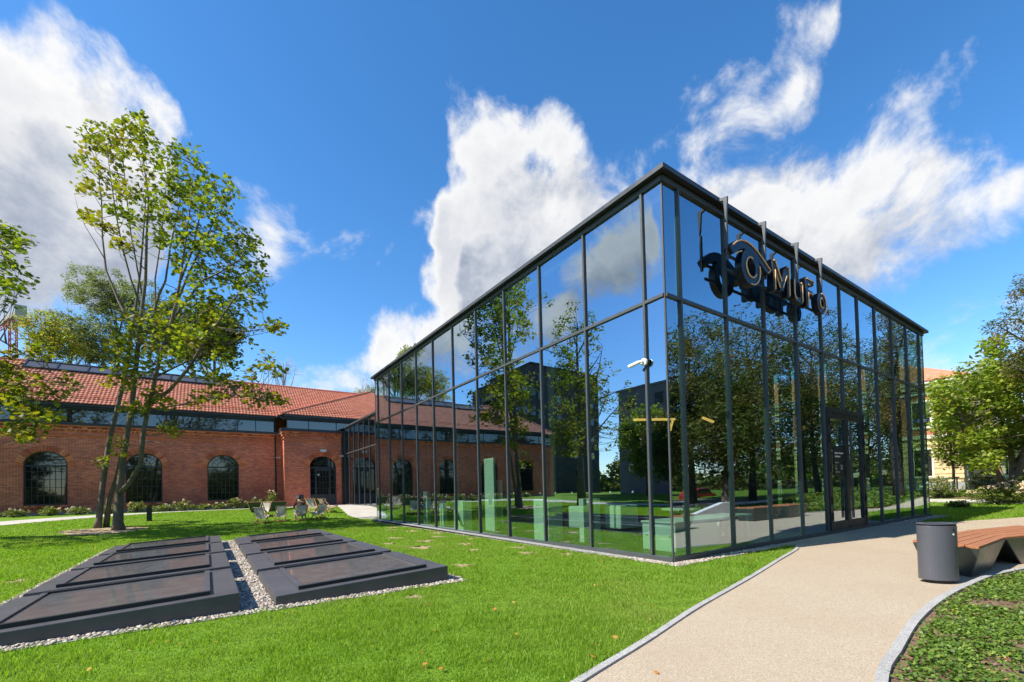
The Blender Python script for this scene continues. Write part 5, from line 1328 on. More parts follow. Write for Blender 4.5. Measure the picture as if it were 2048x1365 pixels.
for k, (x, y, w_, d_, rz, lab) in enumerate([(-5.0, 27.6, 2.2, .9, .1, 'faceted planter bench behind the left deckchairs'), (-2.2, 28.2, 1.8, .9, -.1, 'faceted planter bench behind the right deckchairs'),
                                        (13.0, -4.62, 2.2, .9, .08, 'faceted bench on the path mirrored beside the glass door'), (15.7, -4.50, 2.1, .9, -.06, 'faceted bench mirrored just left of the glass door')]):
    c_, s_ = math.cos(rz), math.sin(rz); f = lambda u, v: (x + u * c_ - v * s_, y + u * s_ + v * c_)
    bench(lab, [f(-w_ / 2, d_ / 2), f(-w_ / 2 - .1, -d_ / 2), f(w_ / 2, -d_ / 2), f(w_ / 2 + .15, d_ / 2)], [f(-w_ / 2 + .2, d_ / 2 - .1), f(-w_ / 2 + .1, -d_ / 2 + .12), f(w_ / 2 - .25, -d_ / 2 + .1), f(w_ / 2 - .2, d_ / 2 - .1)], .62, ['bench_dark', 'bench_dark', 'bench_steel', 'bench_dark'])

# ------------------------------------------------------------------ deckchairs and the sitting person
def deckchair():
    o = thing('deckchair', '', 'chair', (0, 0, 0), 'canvas deckchairs on the lawn')
    for s in (-1, 1):
        x = s * .27; MB().bar((x, -.55, .86), (x, .30, .02), .022, .045).build('back_leg', 'deckchair_wood', o)
        x = s * .235; MB().bar((x, .52, .40), (x, -.52, .02), .022, .045).build('seat_leg', 'deckchair_wood', o)
        x = s * .295; MB().bar((x, -.30, .62), (x, -.60, .10), .018, .035).build('strut', 'deckchair_wood', o)
    for y, z, w_ in ((-.55, .87, .57), (.52, .41, .50), (.28, .05, .55), (-.50, .05, .50)):
        MB().tube([(-w_ / 2, y, z), (w_ / 2, y, z)], .018, 8).build('crossbar', 'deckchair_wood', o)
    cur = smooth_line([(-.565, .885), (-.50, .72), (-.36, .46), (-.14, .28), (.12, .27), (.34, .33), (.52, .43)], 4)
    n = len(cur); vs, fs = [], []
    for i, (y, z) in enumerate(cur):
        for j in range(7):
            u = -1 + 2 * j / 6; vs.append((u * .225, y, z - .03 * (1 - u * u) * math.sin(math.pi * i / (n - 1))))
    for i in range(n - 1):
        for j in range(6): fs.append((i * 7 + j, i * 7 + j + 1, i * 7 + j + 8, i * 7 + j + 7))
    sl = MB().add(vs, fs).build('canvas_sling', 'canvas', o, smooth=True)
    md = sl.modifiers.new('thick', 'SOLIDIFY'); md.thickness = .004
    return o
proto = deckchair()
CH = [(-5.80, 22.1, -.38, 'leftmost deckchair of the front row seen from behind'), (-4.86, 22.3, -.05, 'front row deckchair left of the sitting person'), (-3.86, 21.98, .05, 'front row deckchair the person sits in'), (-2.92, 21.95, .35, 'rightmost deckchair of the front row seen from behind'),
      (-5.45, 24.9, 2.75, 'leftmost deckchair of the back row facing the lawn'), (-2.75, 24.5, 3.3, 'middle deckchair of the back row behind the person'), (-1.95, 23.9, 3.9, 'rightmost deckchair of the back row near the paving')]
for i, (x, y, a, lab) in enumerate(CH):
    o = proto if i == 0 else copy_tree(proto)
    o['label'] = lab; place(o, (x, y, float(T(x, y)) + .004), a)
# person leaning forward in the third chair (one continuous body)
def person(loc, rz):
    me = bpy.data.meshes.new('body')
    J = {'pel': (0, -.10, .38), 'sp1': (0, -.10, .55), 'ch': (0, .06, .76), 'sh': (0, .16, .86), 'nk': (0, .24, .93), 'hd0': (0, .31, .98), 'hd1': (0, .36, 1.04),
         'hl': (-.10, -.05, .36), 'hr': (.10, -.05, .36), 'kl': (-.14, .42, .50), 'kr': (.15, .42, .50), 'al': (-.14, .50, .08), 'ar': (.16, .50, .08), 'tl': (-.15, .66, .04), 'tr': (.17, .66, .04),
         'sl': (-.18, .13, .84), 'sr': (.18, .13, .84), 'el': (-.26, .26, .60), 'er': (.26, .26, .60), 'wl': (-.10, .46, .60), 'wr': (.10, .46, .60), 'fl': (-.05, .54, .62), 'fr': (.05, .54, .62)}
    R_ = {'pel': .15, 'sp1': .135, 'ch': .15, 'sh': .12, 'nk': .055, 'hd0': .085, 'hd1': .09, 'hl': .09, 'hr': .09, 'kl': .065, 'kr': .065, 'al': .04, 'ar': .04, 'tl': .035, 'tr': .035, 'sl': .07, 'sr': .07, 'el': .045, 'er': .045, 'wl': .03, 'wr': .03, 'fl': .03, 'fr': .03}
    E_ = [('pel', 'sp1'), ('sp1', 'ch'), ('ch', 'sh'), ('sh', 'nk'), ('nk', 'hd0'), ('hd0', 'hd1'), ('pel', 'hl'), ('hl', 'kl'), ('kl', 'al'), ('al', 'tl'), ('pel', 'hr'), ('hr', 'kr'), ('kr', 'ar'), ('ar', 'tr'), ('sh', 'sl'), ('sl', 'el'), ('el', 'wl'), ('wl', 'fl'), ('sh', 'sr'), ('sr', 'er'), ('er', 'wr'), ('wr', 'fr')]
    k = list(J); me.from_pydata([J[q] for q in k], [(k.index(a), k.index(b)) for a, b in E_], [])
    o = bpy.data.objects.new('person', me); COL.objects.link(o)
    md = o.modifiers.new('skin', 'SKIN'); md.use_smooth_shade = True
    for i, q in enumerate(k):
        sv = me.skin_vertices[0].data[i]; sv.radius = (R_[q], R_[q]); sv.use_root = (q == 'pel')
    o.modifiers.new('sub', 'SUBSURF').levels = 2; o.modifiers['sub'].render_levels = 2
    dg = bpy.context.evaluated_depsgraph_get(); dg.update()
    m2 = bpy.data.meshes.new_from_object(o.evaluated_get(dg)); bpy.data.objects.remove(o)
    m2.materials.clear()
    for q in ('brown_cloth', 'skin', 'blue_cloth'): m2.materials.append(MAT[q])
    for pl in m2.polygons:
        c = pl.center; mi = 0
        if c.z > .885 and c.y > .18: mi = 1
        elif c.y > .22 and c.z > .53 and abs(c.x) < .3 and c.z < .68 and not (c.y < .46 and c.z < .57 and abs(c.x) > .08 and abs(c.x) < .22): mi = 1
        elif c.z < .50 or (c.y > .15 and c.z < .6): mi = 2
        pl.material_index = mi; pl.use_smooth = True
    o = thing('person', 'person in brown top sitting bent forward in a deckchair', 'person', (0, 0, 0))
    bo = bpy.data.objects.new('body', m2); link(bo, o)
    # hair cap with a bun
    bm = bmesh.new(); bmesh.ops.create_uvsphere(bm, u_segments=16, v_segments=10, radius=1)
    for v in bm.verts: v.co = Vector((v.co.x * .098, v.co.y * .105 + .325, v.co.z * .10 + 1.045))
    h0 = len(bm.verts); r = bmesh.ops.create_uvsphere(bm, u_segments=10, v_segments=8, radius=.05)
    for v in r['verts']: v.co += Vector((0, .25, 1.14))
    hm = bpy.data.meshes.new('hair'); bm.to_mesh(hm); bm.free(); hm.materials.append(MAT['hair'])
    for p_ in hm.polygons: p_.use_smooth = True
    link(bpy.data.objects.new('hair', hm), o)
    return place(o, loc, rz, 1.2)
person((-3.86, 22.0, float(T(-3.86, 22.0)) + .004), .05)
bo = thing('bollard_lamp', 'short dark square bollard light on the lawn beside the maple', 'bollard', (-10.9, 25.3, float(T(-10.9, 25.3))))
z = float(T(-10.9, 25.3)); MB().box(-11.01, -10.79, 25.19, 25.41, z - .05, z + .72).build('post', 'dark_steel', bo); MB().box(-10.99, -10.81, 25.21, 25.39, z + .721, z + .80).build('lens', 'roof_glass', bo); MB().box(-11.02, -10.78, 25.18, 25.42, z + .801, z + .84).build('cap', 'dark_steel', bo)

# ------------------------------------------------------------------ shrubs
def shrub(label, x, y, r, h, n, flowers, fl_mat='flower_cream', group='hydrangeas along the brick hall', name='hydrangea', leaf='leaf_shrub', size=.11):
    z = float(T(x, y)); o = thing(name, label, 'shrub', (x, y, z), group); mb = MB()
    pts = crown_points([((x, y, z + h * .5), (r, r, h * .5), 1)], n, .2); pts[:, 2] = np.maximum(pts[:, 2], z + .05)
    for p in pts[::3]: mb.tube([(x + rng.normal(0, .05), y + rng.normal(0, .05), z - .02), p], [.012, .006], 4, cap=False)
    mb.build('stems', 'bark_dark', o)
    V, F, tt = leaves(pts, 10, .14, size, FOLD, 1.0, .2, np.clip(rng.normal(.15, .2, n), 0, 1)); raw_mesh('foliage', V, F, leaf, o, tint=tt)
    if flowers:
        mb = []
        for _ in range(flowers):
            a = rng.uniform(0, 6.28); rr = r * math.sqrt(rng.uniform(0, 1)) * .95; mb.append((x + rr * math.cos(a), y + rr * math.sin(a), z + h * (1.03 - .45 * (rr / r) ** 2) + rng.uniform(-.04, .06)))
        V, F, _ = leaves(np.array(mb), 46, .085, .055, FOLD, .4, 0); raw_mesh('flower_heads', V, F, fl_mat, o)['kind'] = 'stuff'
    return o
wall_line = [(-19.2, 31.6), (-17.6, 32.0), (-16.2, 32.4), (-15.0, 32.6), (-13.6, 32.8), (-12.2, 32.9), (-10.9, 33.0), (-9.7, 33.1), (-8.6, 33.2), (-7.6, 33.3), (-6.6, 33.3), (-5.7, 33.3), (-4.9, 33.3), (-4.2, 33.2)]
plc = ['left of the first arched window', 'under the first arched window', 'right of the first arched window', 'farther right of the first arched window', 'left of the maple stems', 'behind the maple stems', 'right of the maple stems', 'beyond the bollard', 'left of the third arched window', 'under the third arched window', 'right of the third arched window', 'between third window and downpipe', 'left of the downpipe', 'tallest, at the porch corner']
for i, (x, y) in enumerate(wall_line):
    tall = .75 if i in (5, 7, 10, 12) else (1.15 if i == 13 else .5)
    shrub(f'low hydrangea bush {plc[i]}', x, y, rng.uniform(.45, .7), tall * rng.uniform(.9, 1.15), 46, int(rng.integers(1, 4)), 'flower_cream' if i % 3 else 'flower_white')
for px, d, r, h, fl, fm, lab in [(1878, 29.5, .85, 1.5, 6, 'flower_white', 'white flowering bush beside the end of the glass hall'), (1968, 29.0, 1.05, 1.6, 8, 'flower_white', 'white flowering bush left of the forked maple'), (1990, 25.5, 1.3, 1.0, 24, 'flower_cream', 'cream hydrangea mass at the far lawn edge'), (2030, 25.5, 1.3, 1.15, 24, 'flower_cream', 'cream hydrangea mass at the right edge'), (2062, 26.5, 1.2, 1.5, 18, 'flower_white', 'flowering bush cut by the right edge'), (1915, 25.6, .5, .35, 10, 'flower_cream', 'small cream hydrangea clump on the far path')]:
    p = at(px, 990, d); shrub(lab, p[0], p[1], r, h, 150, fl, fm, 'flowering bushes on the right')

# ------------------------------------------------------------------ beige neighbour building
nb = thing('stucco_building', 'yellow beige stucco building with red roof and white cornice', 'building', (46, 3.5, .5))
NX, NY, NZ0, NZT = 46.0, 3.5, .3, 10.6
NX1, NY1 = 84.0, 44.0
MB().add([(NX, NY, NZ0), (NX, NY1, NZ0), (NX, NY1, 5.6), (NX, NY, 5.6)], [(0, 3, 2, 1)]).build('ground_floor_wall', 'beige_stucco', nb)
MB().add([(NX, NY, NZ0), (NX1, NY, NZ0), (NX1, NY, 5.6), (NX, NY, 5.6)], [(0, 1, 2, 3)]).build('ground_floor_front', 'beige_stucco', nb)
MB().add([(NX, NY, 5.6), (NX, NY1, 5.6), (NX, NY1, NZT), (NX, NY, NZT)], [(0, 3, 2, 1)]).build('upper_wall', 'red_stucco', nb)
MB().add([(NX, NY, 5.6), (NX1, NY, 5.6), (NX1, NY, NZT), (NX, NY, NZT)], [(0, 1, 2, 3)]).build('upper_front', 'red_stucco', nb)
MB().box(NX - .08, NX1, NY - .08, NY1, NZ0, 1.5).build('plinth', 'grey_stone', nb)
MB().box(NX - .30, NX1, NY - .30, NY1, 5.45, 5.75).build('string_course', 'cream_trim', nb)
mb = MB()
for d, z0, z1 in ((.18, NZT - 1.1, NZT - .8), (.32, NZT - .8, NZT - .5), (.55, NZT - .5, NZT - .22), (.75, NZT - .22, NZT)): mb.box(NX - d, NX1, NY - d, NY1, z0 + .001, z1)
mb.build('cornice', 'cream_trim', nb)
for k in range(26): MB().box(NX - .52, NX - .33, NY + .5 + k * 1.5, NY + .8 + k * 1.5, NZT - .78, NZT - .52).build('bracket', 'cream_trim', nb)
# rusticated courses and blind arches on the ground floor, windows above
for k in range(7):
    z = 1.7 + k * .52
    mb = MB(); mb.box(NX - .05, NX - .002, NY - .05, NY1, z, z + .44); mb.box(NX, NX1, NY - .05, NY - .002, z, z + .44); mb.build('rustic_course', 'beige_stucco', nb)
for i in range(9):
    y = NY + 2.6 + i * 4.2
    w_ = MB().box(NX - .09, NX - .053, y - .75, y + .75, 1.9, 4.6).build('window', 'cream_trim', nb); MB().box(NX - .10, NX - .092, y - .6, y + .6, 2.05, 4.45).build('pane', 'window_glass', w_)
    mb = MB(); mb.tube([(NX - .10, y + .85 * math.cos(a), 4.2 + .85 * math.sin(a)) for a in np.linspace(0, math.pi, 12)], .10, 6); mb.build('window_arch', 'beige_stucco', nb)
    w_ = MB().box(NX - .12, NX - .002, y - .85, y + .85, 6.4, 9.0).build('window', 'cream_trim', nb); MB().box(NX - .13, NX - .121, y - .6, y + .6, 6.6, 8.8).build('pane', 'window_glass', w_)
for i in range(8):
    x = NX + 2.6 + i * 4.2
    w_ = MB().box(x - .75, x + .75, NY - .09, NY - .053, 1.9, 4.6).build('window', 'cream_trim', nb); MB().box(x - .6, x + .6, NY - .10, NY - .092, 2.05, 4.45).build('pane', 'window_glass', w_)
    MB().tube([(x + .85 * math.cos(a), NY - .10, 4.2 + .85 * math.sin(a)) for a in np.linspace(0, math.pi, 12)], .10, 6).build('window_arch', 'beige_stucco', nb)
    w_ = MB().box(x - .85, x + .85, NY - .12, NY - .002, 6.4, 9.0).build('window', 'cream_trim', nb); MB().box(x - .6, x + .6, NY - .13, NY - .121, 6.6, 8.8).build('pane', 'window_glass', w_)
MB().tube([(NX + .4, NY - .2, NZT - .8), (NX + .4, NY - .2, .8), (NX + .7, NY - .4, .55)], .07, 8).build('downpipe', 'grey_panel', nb)
e0 = .85; rz_ = NZT + .02
rf = MB().add([(NX - e0, NY - e0, rz_), (NX - e0, NY1, rz_), (NX + 9, NY1, rz_ + 4.6), (NX + 9, NY + 8, rz_ + 4.6)], [(0, 1, 2, 3)]).add([(NX - e0, NY - e0, rz_), (NX1, NY - e0, rz_), (NX1, NY + 8, rz_ + 4.6), (NX + 9, NY + 8, rz_ + 4.6)], [(0, 3, 2, 1)]).build('roof', 'roof_tile', nb)
kk = 4.6 / 9.85; ck = math.hypot(1, kk)
tiles('roof_tiles', (NX - e0, NY1, rz_ + .02), (0, -1, 0), (1 / ck, 0, kk / ck), NY1 - NY + e0, 9.85 * ck, [((NX - e0, NY - e0, rz_), tuple(unit_) )] if False else [((NX - e0, NY - e0, rz_), (8.85 / math.hypot(8.85, 9.85), -9.85 / math.hypot(8.85, 9.85), 0))], rf)
# flag on the wall
fl = thing('flag', 'white and red flag hanging from the beige building', 'flag', (45.2, 3.0, 4.0))
fp = at(2003, 935, 36.0); fq = at(2006, 948, 36.0)
MB().tube([at(1994, 928, 36), at(2006, 952, 36)], .03, 6).build('pole', 'stake_wood', fl)
for mt_, a0, a1 in (('flag_white', 2001, 2010), ('flag_red', 1995, 2002)):
    MB().add([at(a0, 932 if mt_ == 'flag_white' else 934, 36), at(a1 - 1, 932, 36), at(a1 + 2, 946, 36.1), at(a0 + 7, 948.5, 36.1)], [(0, 1, 2, 3)]).build('cloth', mt_, fl).modifiers.new('thick', 'SOLIDIFY').thickness = .01
# green railing in front of the building
rl = thing('green_railing', 'green painted tube railing before the beige building', 'railing', (38, 3, .55))
rp = [np.array([37.5, -2.5]), np.array([37.8, 4.0]), np.array([38.6, 14.0])]
for z in (.75, 1.75): MB().tube([(*p, z) for p in rp], .035, 7).build('rail', 'green_paint', rl)
for t_ in np.linspace(0, 1, 10):
    q = rp[0] + (rp[2] - rp[0]) * t_; MB().tube([(q[0], q[1], .4), (q[0], q[1], 1.78)], .035, 7).build('post', 'green_paint', rl)

# ------------------------------------------------------------------ tower crane far left
cr = thing('tower_crane', 'red tower crane with grey counterweight far behind the roof', 'crane', tuple(at(22, 985, 120)))
def cp(x, y): return at(x, y, 120.0)
mb = MB(); wd = 1.3
m0, m1 = cp(26, 985), cp(26, 640)
for sx in (-1, 1):
    for sy in (-1, 1): mb.tube([m0 + np.array([sx * wd / 2, sy * wd / 2, 0]), m1 + np.array([sx * wd / 2, sy * wd / 2, 0])], .14, 5)
nseg = 30
for i in range(nseg):
    z0 = m0 + (m1 - m0) * i / nseg; z1 = m0 + (m1 - m0) * (i + 1) / nseg
    for (a, b) in (((-1, -1), (1, -1)), ((1, -1), (1, 1)), ((1, 1), (-1, 1)), ((-1, 1), (-1, -1))):
        mb.tube([z0 + np.array([a[0], a[1], 0]) * wd / 2, z1 + np.array([b[0], b[1], 0]) * wd / 2], .08, 4, cap=False)
mb.build('mast', 'crane_red', cr)
mb = MB(); j0, j1 = cp(-30, 668), cp(52, 612)
mb.bar(cp(5, 650), cp(44, 622), 1.6, 1.0); mb.build('counter_jib', 'crane_grey', cr)
MB().bar(cp(42, 648), cp(42, 612), 2.2, 1.5).build('counterweight', 'crane_grey', cr)
mb = MB(); a, b = cp(30, 640), cp(-160, 740)
for off in ((0, 0, .8), (0, .7, -.5), (0, -.7, -.5)): mb.tube([a + np.array(off), b + np.array(off)], .13, 5)
for i in range(16):
    p, q = a + (b - a) * i / 16, a + (b - a) * (i + 1) / 16
    mb.tube([p + np.array([0, 0, .8]), (p + q) / 2 + np.array([0, .7, -.5]), q + np.array([0, 0, .8]), (p + q) / 2 + np.array([0, -.7, -.5])], .07, 4, cap=False)
mb.build('jib', 'crane_red', cr)
MB().bar(cp(22, 652), cp(30, 652), 1.6, 2.0).build('cab', 'crane_grey', cr)

# ------------------------------------------------------------------ the places the facades mirror
# street fence: black palings between white piers
fn = thing('street_fence', 'black iron paling fence on a low wall along the street', 'fence', (20, -11.2, 0))
FY = -11.2
MB().box(2, 66, FY - .12, FY + .12, -.05, .45).build('footing_wall', 'white_wall', fn)
for x0 in np.arange(2, 66, 4.0):
    mb = MB()
    for x in np.arange(x0 + .2, x0 + 3.9, .13): mb.box(x - .009, x + .009, FY - .009, FY + .009, .62, 1.95)
    mb.build('palings', 'black_plastic', fn)['kind'] = 'stuff'
    MB().box(x0 + .03, x0 + 3.97, FY - .02, FY + .02, .60, .64).build('rail', 'black_plastic', fn); MB().box(x0 + .03, x0 + 3.97, FY - .02, FY + .02, 1.70, 1.74).build('rail', 'black_plastic', fn)
    MB().box(x0 - .03, x0 + .03, FY - .03, FY + .03, .45, 2.05).build('post', 'black_plastic', fn)
gp = thing('gate_pier', 'white gate pier with stone cap beside the street fence', 'pier', (7.5, -8.0, 0)); MB().box(7.2, 7.8, -8.3, -7.7, 0, 2.3).build('shaft', 'white_wall', gp, bevel=.01); MB().box(7.1, 7.9, -8.4, -7.6, 2.301, 2.45).build('cap', 'cream_trim', gp, bevel=.02)
rw = thing('ramp_wall', 'white sloping ramp wall beside the path', 'wall', (11, -5.5, 0)); MB().extr([(8.6, 0), (12.2, 0), (12.2, .85), (11.4, .85), (8.6, .3)], lambda a, b: (a, -5.6, b), (0, .25, 0)).build('wall_body', 'white_wall', rw)
# locust trees behind the fence
LOC = [(9.5, -14.0, 10.5, 'first from the hall corner'), (15.5, -13.2, 12.5, 'second from the hall corner'), (22.0, -13.8, 14.5, 'third from the hall corner'), (29.0, -13.0, 16.5, 'fourth, by the far end of the fence'), (36.5, -12.4, 17.5, 'fifth, beyond the far end of the hall'), (19.0, -9.6, 10.5, 'leaning one nearest the benches'), (44.0, -14, 18.0, 'last and farthest of the row'), (3.0, -15.5, 9.5, 'smallest, nearest the camera side'),
       (51, -12, 17.0, 'first beyond the fence end'), (58, -10.5, 18.0, 'second beyond the fence end'), (66, -11.5, 17.5, 'third beyond the fence end'), (75, -10, 17.0, 'outermost of all')]
for x, y, h, lab in LOC:
    r = h * .27
    auto_tree('locust_tree', f'street side locust mirrored in the right facade, {lab}', (x, y), h, .24, [((x, y, h * .70), (r, r, h * .30), 3), ((x + r * .6, y, h * .52), (r * .8, r * .8, h * .2), 1.5), ((x - r * .6, y + r * .3, h * .46), (r * .8, r * .8, h * .2), 1.5), ((x, y - 1, h * .32), (r * 1.05, r, h * .16), 1.2)], 300, 'leaf_locust', 'bark_pale' if h < 14 else 'bark_dark', group='locusts along the street', N=64, spread=.85, size=.30, shape=SLIM, tint=.14, k=12, low=.3, lean=(2.2, 0) if h < 13.5 and x > 10 else (0, 0))
for k, (x, y) in enumerate([(6.0, -20.5), (13.0, -22), (26, -21.5), (34, -20.8), (42, -22)]):
    h = 11 + 2 * (k % 3); auto_tree('street_tree', ['broad', 'bright', 'dense', 'yellowish', 'far'][k] + ' leafy street tree across the road behind the fence', (x, y - 10), h, .22, [((x, y - 10, h * .6), (4.2, 4, h * .38), 2)], 150, 'leaf_maple_far', 'bark_dark', group='trees across the street', N=80, spread=1.1, size=.46, tint=.1, k=8)
# apartment blocks west of the lawn, mirrored in the left facade
def block(name, label, x0, x1, y0, y1, h, mat, fl, wins, balc=False):
    o = thing(name, label, 'building', ((x0 + x1) / 2, (y0 + y1) / 2, 0)); MB().box(x0, x1, y0, y1, 0, h).build('wall', mat, o); MB().box(x0 - .15, x1 + .15, y0 - .15, y1 + .15, h + .001, h + .35).build('parapet', mat, o)
    fh = h / fl
    for f in range(1, fl):
        for k in range(wins):
            y = y0 + (k + .5) * (y1 - y0) / wins; z = f * fh + .5
            w_ = MB().box(x1 + .001, x1 + .08, y - .75, y + .75, z, z + 1.7).build('window', 'grey_panel' if mat != 'grey_panel' else 'dark_steel', o); MB().box(x1 + .081, x1 + .10, y - .62, y + .62, z + .12, z + 1.58).build('pane', 'blue_glass', w_)
            if balc and (k + f) % 2 == 0:
                MB().box(x1 + .101, x1 + 1.5, y - 1.4, y + 1.4, z - .35, z - .15).build('balcony', mat, o); MB().box(x1 + 1.45, x1 + 1.48, y - 1.4, y + 1.4, z - .149, z + .8).build('balcony_glass', 'roof_glass', o)
            xk_ = x0 + (k + .5) * (x1 - x0) / wins; w2 = MB().box(xk_ - .8, xk_ + .8, y0 - .08, y0 - .001, z, z + 1.7).build('window', 'grey_panel' if mat != 'grey_panel' else 'dark_steel', o); MB().box(xk_ - .66, xk_ + .66, y0 - .10, y0 - .081, z + .12, z + 1.58).build('pane', 'blue_glass', w2)
    return o
block('apartment_block', 'black clad apartment block with glass balconies mirrored above the brick roof', -66, -46.5, 66, 82, 27.3, 'black_brickwork', 7, 4, True)
block('apartment_block', 'lower black clad apartment wing beside the taller block', -46, -40.5, 64, 80, 23.6, 'black_brickwork', 6, 3, True)
block('apartment_block', 'grey flat roofed apartment block mirrored at the glass corner', -74, -48, 14, 44, 17.5, 'grey_panel', 5, 6)
for k, (x, y, h) in enumerate([(-30, 8, 9), (-33, 15, 11), (-31, 22, 10), (-36, 2, 12), (-38, -6, 12), (-36, 29, 12), (-30, -12, 11)]):
    auto_tree('garden_tree', ['round', 'bushy', 'slender', 'wide', 'tall', 'dark', 'far'][k] + ' garden tree west of the lawn before the apartment blocks', (x, y), h, .2, [((x, y, h * .6), (h * .27, h * .27, h * .38), 2)], 130, 'leaf_maple_far' if k % 2 else 'leaf_locust', 'bark_dark', group='garden trees west of the lawn', N=70, spread=.95, size=.40, tint=.1, k=7)
cb = thing('parked_car', 'small blue car parked on the street beyond the fence', 'car', (24, -20.5, 0))
def car(o, x, y, mat):
    MB().extr([(-2.0, .35), (2.0, .35), (2.05, .75), (1.3, .85), (.7, 1.42), (-1.1, 1.42), (-1.8, .9), (-2.05, .8)], lambda a, b: (x + a, y - .85, b), (0, 1.7, 0)).build('body', mat, o, bevel=.05)
    MB().extr([(-1.65, .92), (1.15, .92), (.62, 1.36), (-1.05, 1.36)], lambda a, b: (x + a, y - .862, b), (0, 1.724, 0)).build('windows', 'window_glass', o)
    for a in (-1.25, 1.25):
        for b in (-.8, .8): MB().tube([(x + a, y + b - .1, .33), (x + a, y + b + .1, .33)], .32, 18).build('wheel', 'black_plastic', o)
car(cb, 24, -20.5, 'car_blue')
cb = thing('parked_car', 'small red car parked farther along the street', 'car', (33, -20.5, 0)); car(cb, 33, -20.5, 'car_red')

# ------------------------------------------------------------------ grass and ground cover
kl_x, kl_y = KL[:-18, 0], KL[:-18, 1]
PATCH = [(-3.0, 6.6, .5), (-2.2, 8.2, .45), (-1.6, 6.4, .35), (-2.6, 10.0, .5), (-1.3, 9.2, .35), (-1.0, 12.2, .5), (-1.5, 13.6, .4), (-.9, 4.5, .28), (-1.4, 3.5, .3), (-2.1, 5.0, .25), (-4.0, 4.4, .22), (-.75, 7.6, .3), (-.7, 10.6, .35), (-.9, 15, .4), (-.8, 2.6, .25), (-3.6, 2.9, .3), (-12.6, 5.4, .5), (-11.6, 7.6, .3), (-5.6, .75, .18), (-3.4, 8.4, .3)]
def lawn_ok(x, y):
    ky = np.interp(x, kl_x, kl_y, left=-9, right=9)
    ok = y > ky + .07
    ok &= ~((x > GX0 + .06) & (x < GX1 - .06) & (y > GY0 + .06) & (y < GY1 - .06))
    ok &= ~((x > -.30) & (y > -.33))
    ok &= x < 4.36
    # corridor paving and hall path
    ok &= ~((x > np.interp(y, [20.7, 20.9, 22.3, 24, 26.3, 28, 30.3], [-.35, -.85, -1.15, -1.0, -.75, -.5, -1.5])) & (y > 20.7))
    py_ = np.interp(x, [-34, -24, -17, -13, -9.5, -6, -1.5], [14, 21, 26, 28.6, 30.6, 31.6, 30.3]); ok &= y < py_
    for a, b, r in PATCH:
        d = np.hypot((x - a), (y - b) * .8) / r; ok &= (d > 1) | (rng.uniform(0, 1, len(x)) < .16 + d ** 2 * .84)
    d = np.hypot((x - mbase[0] + .5) / 1.6, (y - mbase[1] + .1) / 1.4); ok &= (d > 1) | (rng.uniform(0, 1, len(x)) < d ** 4)
    return ok
for i, (a, b, r) in enumerate(PATCH):
    q_ = np.linspace(0, 2 * math.pi, 44, endpoint=False); rr = r * (.62 + .22 * np.sin(3 * q_ + i) + .14 * np.sin(7 * q_ + 2 * i)) * rng.uniform(.6, 1.25, 44)
    sheet('bare_soil_patch', [(a + rr[k] * math.cos(q_[k]), b + 1.3 * rr[k] * math.sin(q_[k])) for k in range(44)], 'dry_soil', .005)
def blades(name, n, r0, r1, power, a0, a1, okf, hmul=1.0, label=None):
    u = rng.uniform(0, 1, n); e = 2 - power
    r = (r0 ** e + u * (r1 ** e - r0 ** e)) ** (1 / e) if abs(e) > 1e-6 else r0 * (r1 / r0) ** u
    a = YAW + rng.uniform(a0, a1, n); x = EYE[0] + r * np.sin(a); y = EYE[1] + r * np.cos(a)
    k = okf(x, y); x, y, r = x[k], y[k], r[k]; n = len(x)
    h = hmul * rng.uniform(.022, .058, n) * np.clip(1 + .3 * np.sin(x * 1.7) * np.cos(y * 1.3) + .45 * np.sin(x * 5.3 + 1.7 * np.sin(y * 3.1)) * np.sin(y * 6.1 + 1.3 * np.sin(x * 4.2)) + .25 * np.sin(x * 13 + y * 5) * np.sin(y * 11 - x * 4), .35, 2.1); wd = .0024 + .00042 * r
    an = rng.uniform(0, 6.28, n); ln = rng.uniform(.15, .9, n) * h; la = rng.uniform(0, 6.28, n)
    z = T(x, y); b = np.stack([x, y, z], 1); s = np.stack([np.cos(an), np.sin(an), np.zeros(n)], 1) * wd[:, None]
    tip = b + np.stack([ln * np.cos(la), ln * np.sin(la), h], 1)
    V = np.stack([b - s, b + s, tip], 1).reshape(-1, 3); F = np.arange(3 * n).reshape(-1, 3)
    patch_ = np.clip(.5 + .35 * np.sin(x * .9 + 1.3) * np.sin(y * .7) + .25 * np.sin(x * 3.1) * np.sin(y * 2.7 + .6), 0, 1) ** 2 * .8
    o = raw_mesh(name, V, F, 'grass_blade', tint=patch_); o['kind'] = 'stuff'; o['label'] = label; o['category'] = 'grass'; return o
blades('lawn_grass', 900000, 1.8, 36, 1.35, -1.15, .78, lawn_ok, 1.0, 'short bright green mown grass of the lawn')
def rlawn_ok(x, y):
    ed = np.interp(x, [13.4, 14.6, 15.4, 16.3, 17, 18.5, 20, 23, 27, 32], [0, -.55, -1.2, -1.62, -1.85, -2.35, -2.75, -2.75, -2.35, -1.75])
    return (x > 15.3) & (y > ed + .03) & ((x > 19.7) | (y < -.6)) & (x < 29.2 + (y + 2) * .125) & (y < 14)
blades('side_lawn_grass', 130000, 22, 45, 1.0, .55, .95, rlawn_ok, 1.6, 'short grass of the small lawn right of the glass hall')

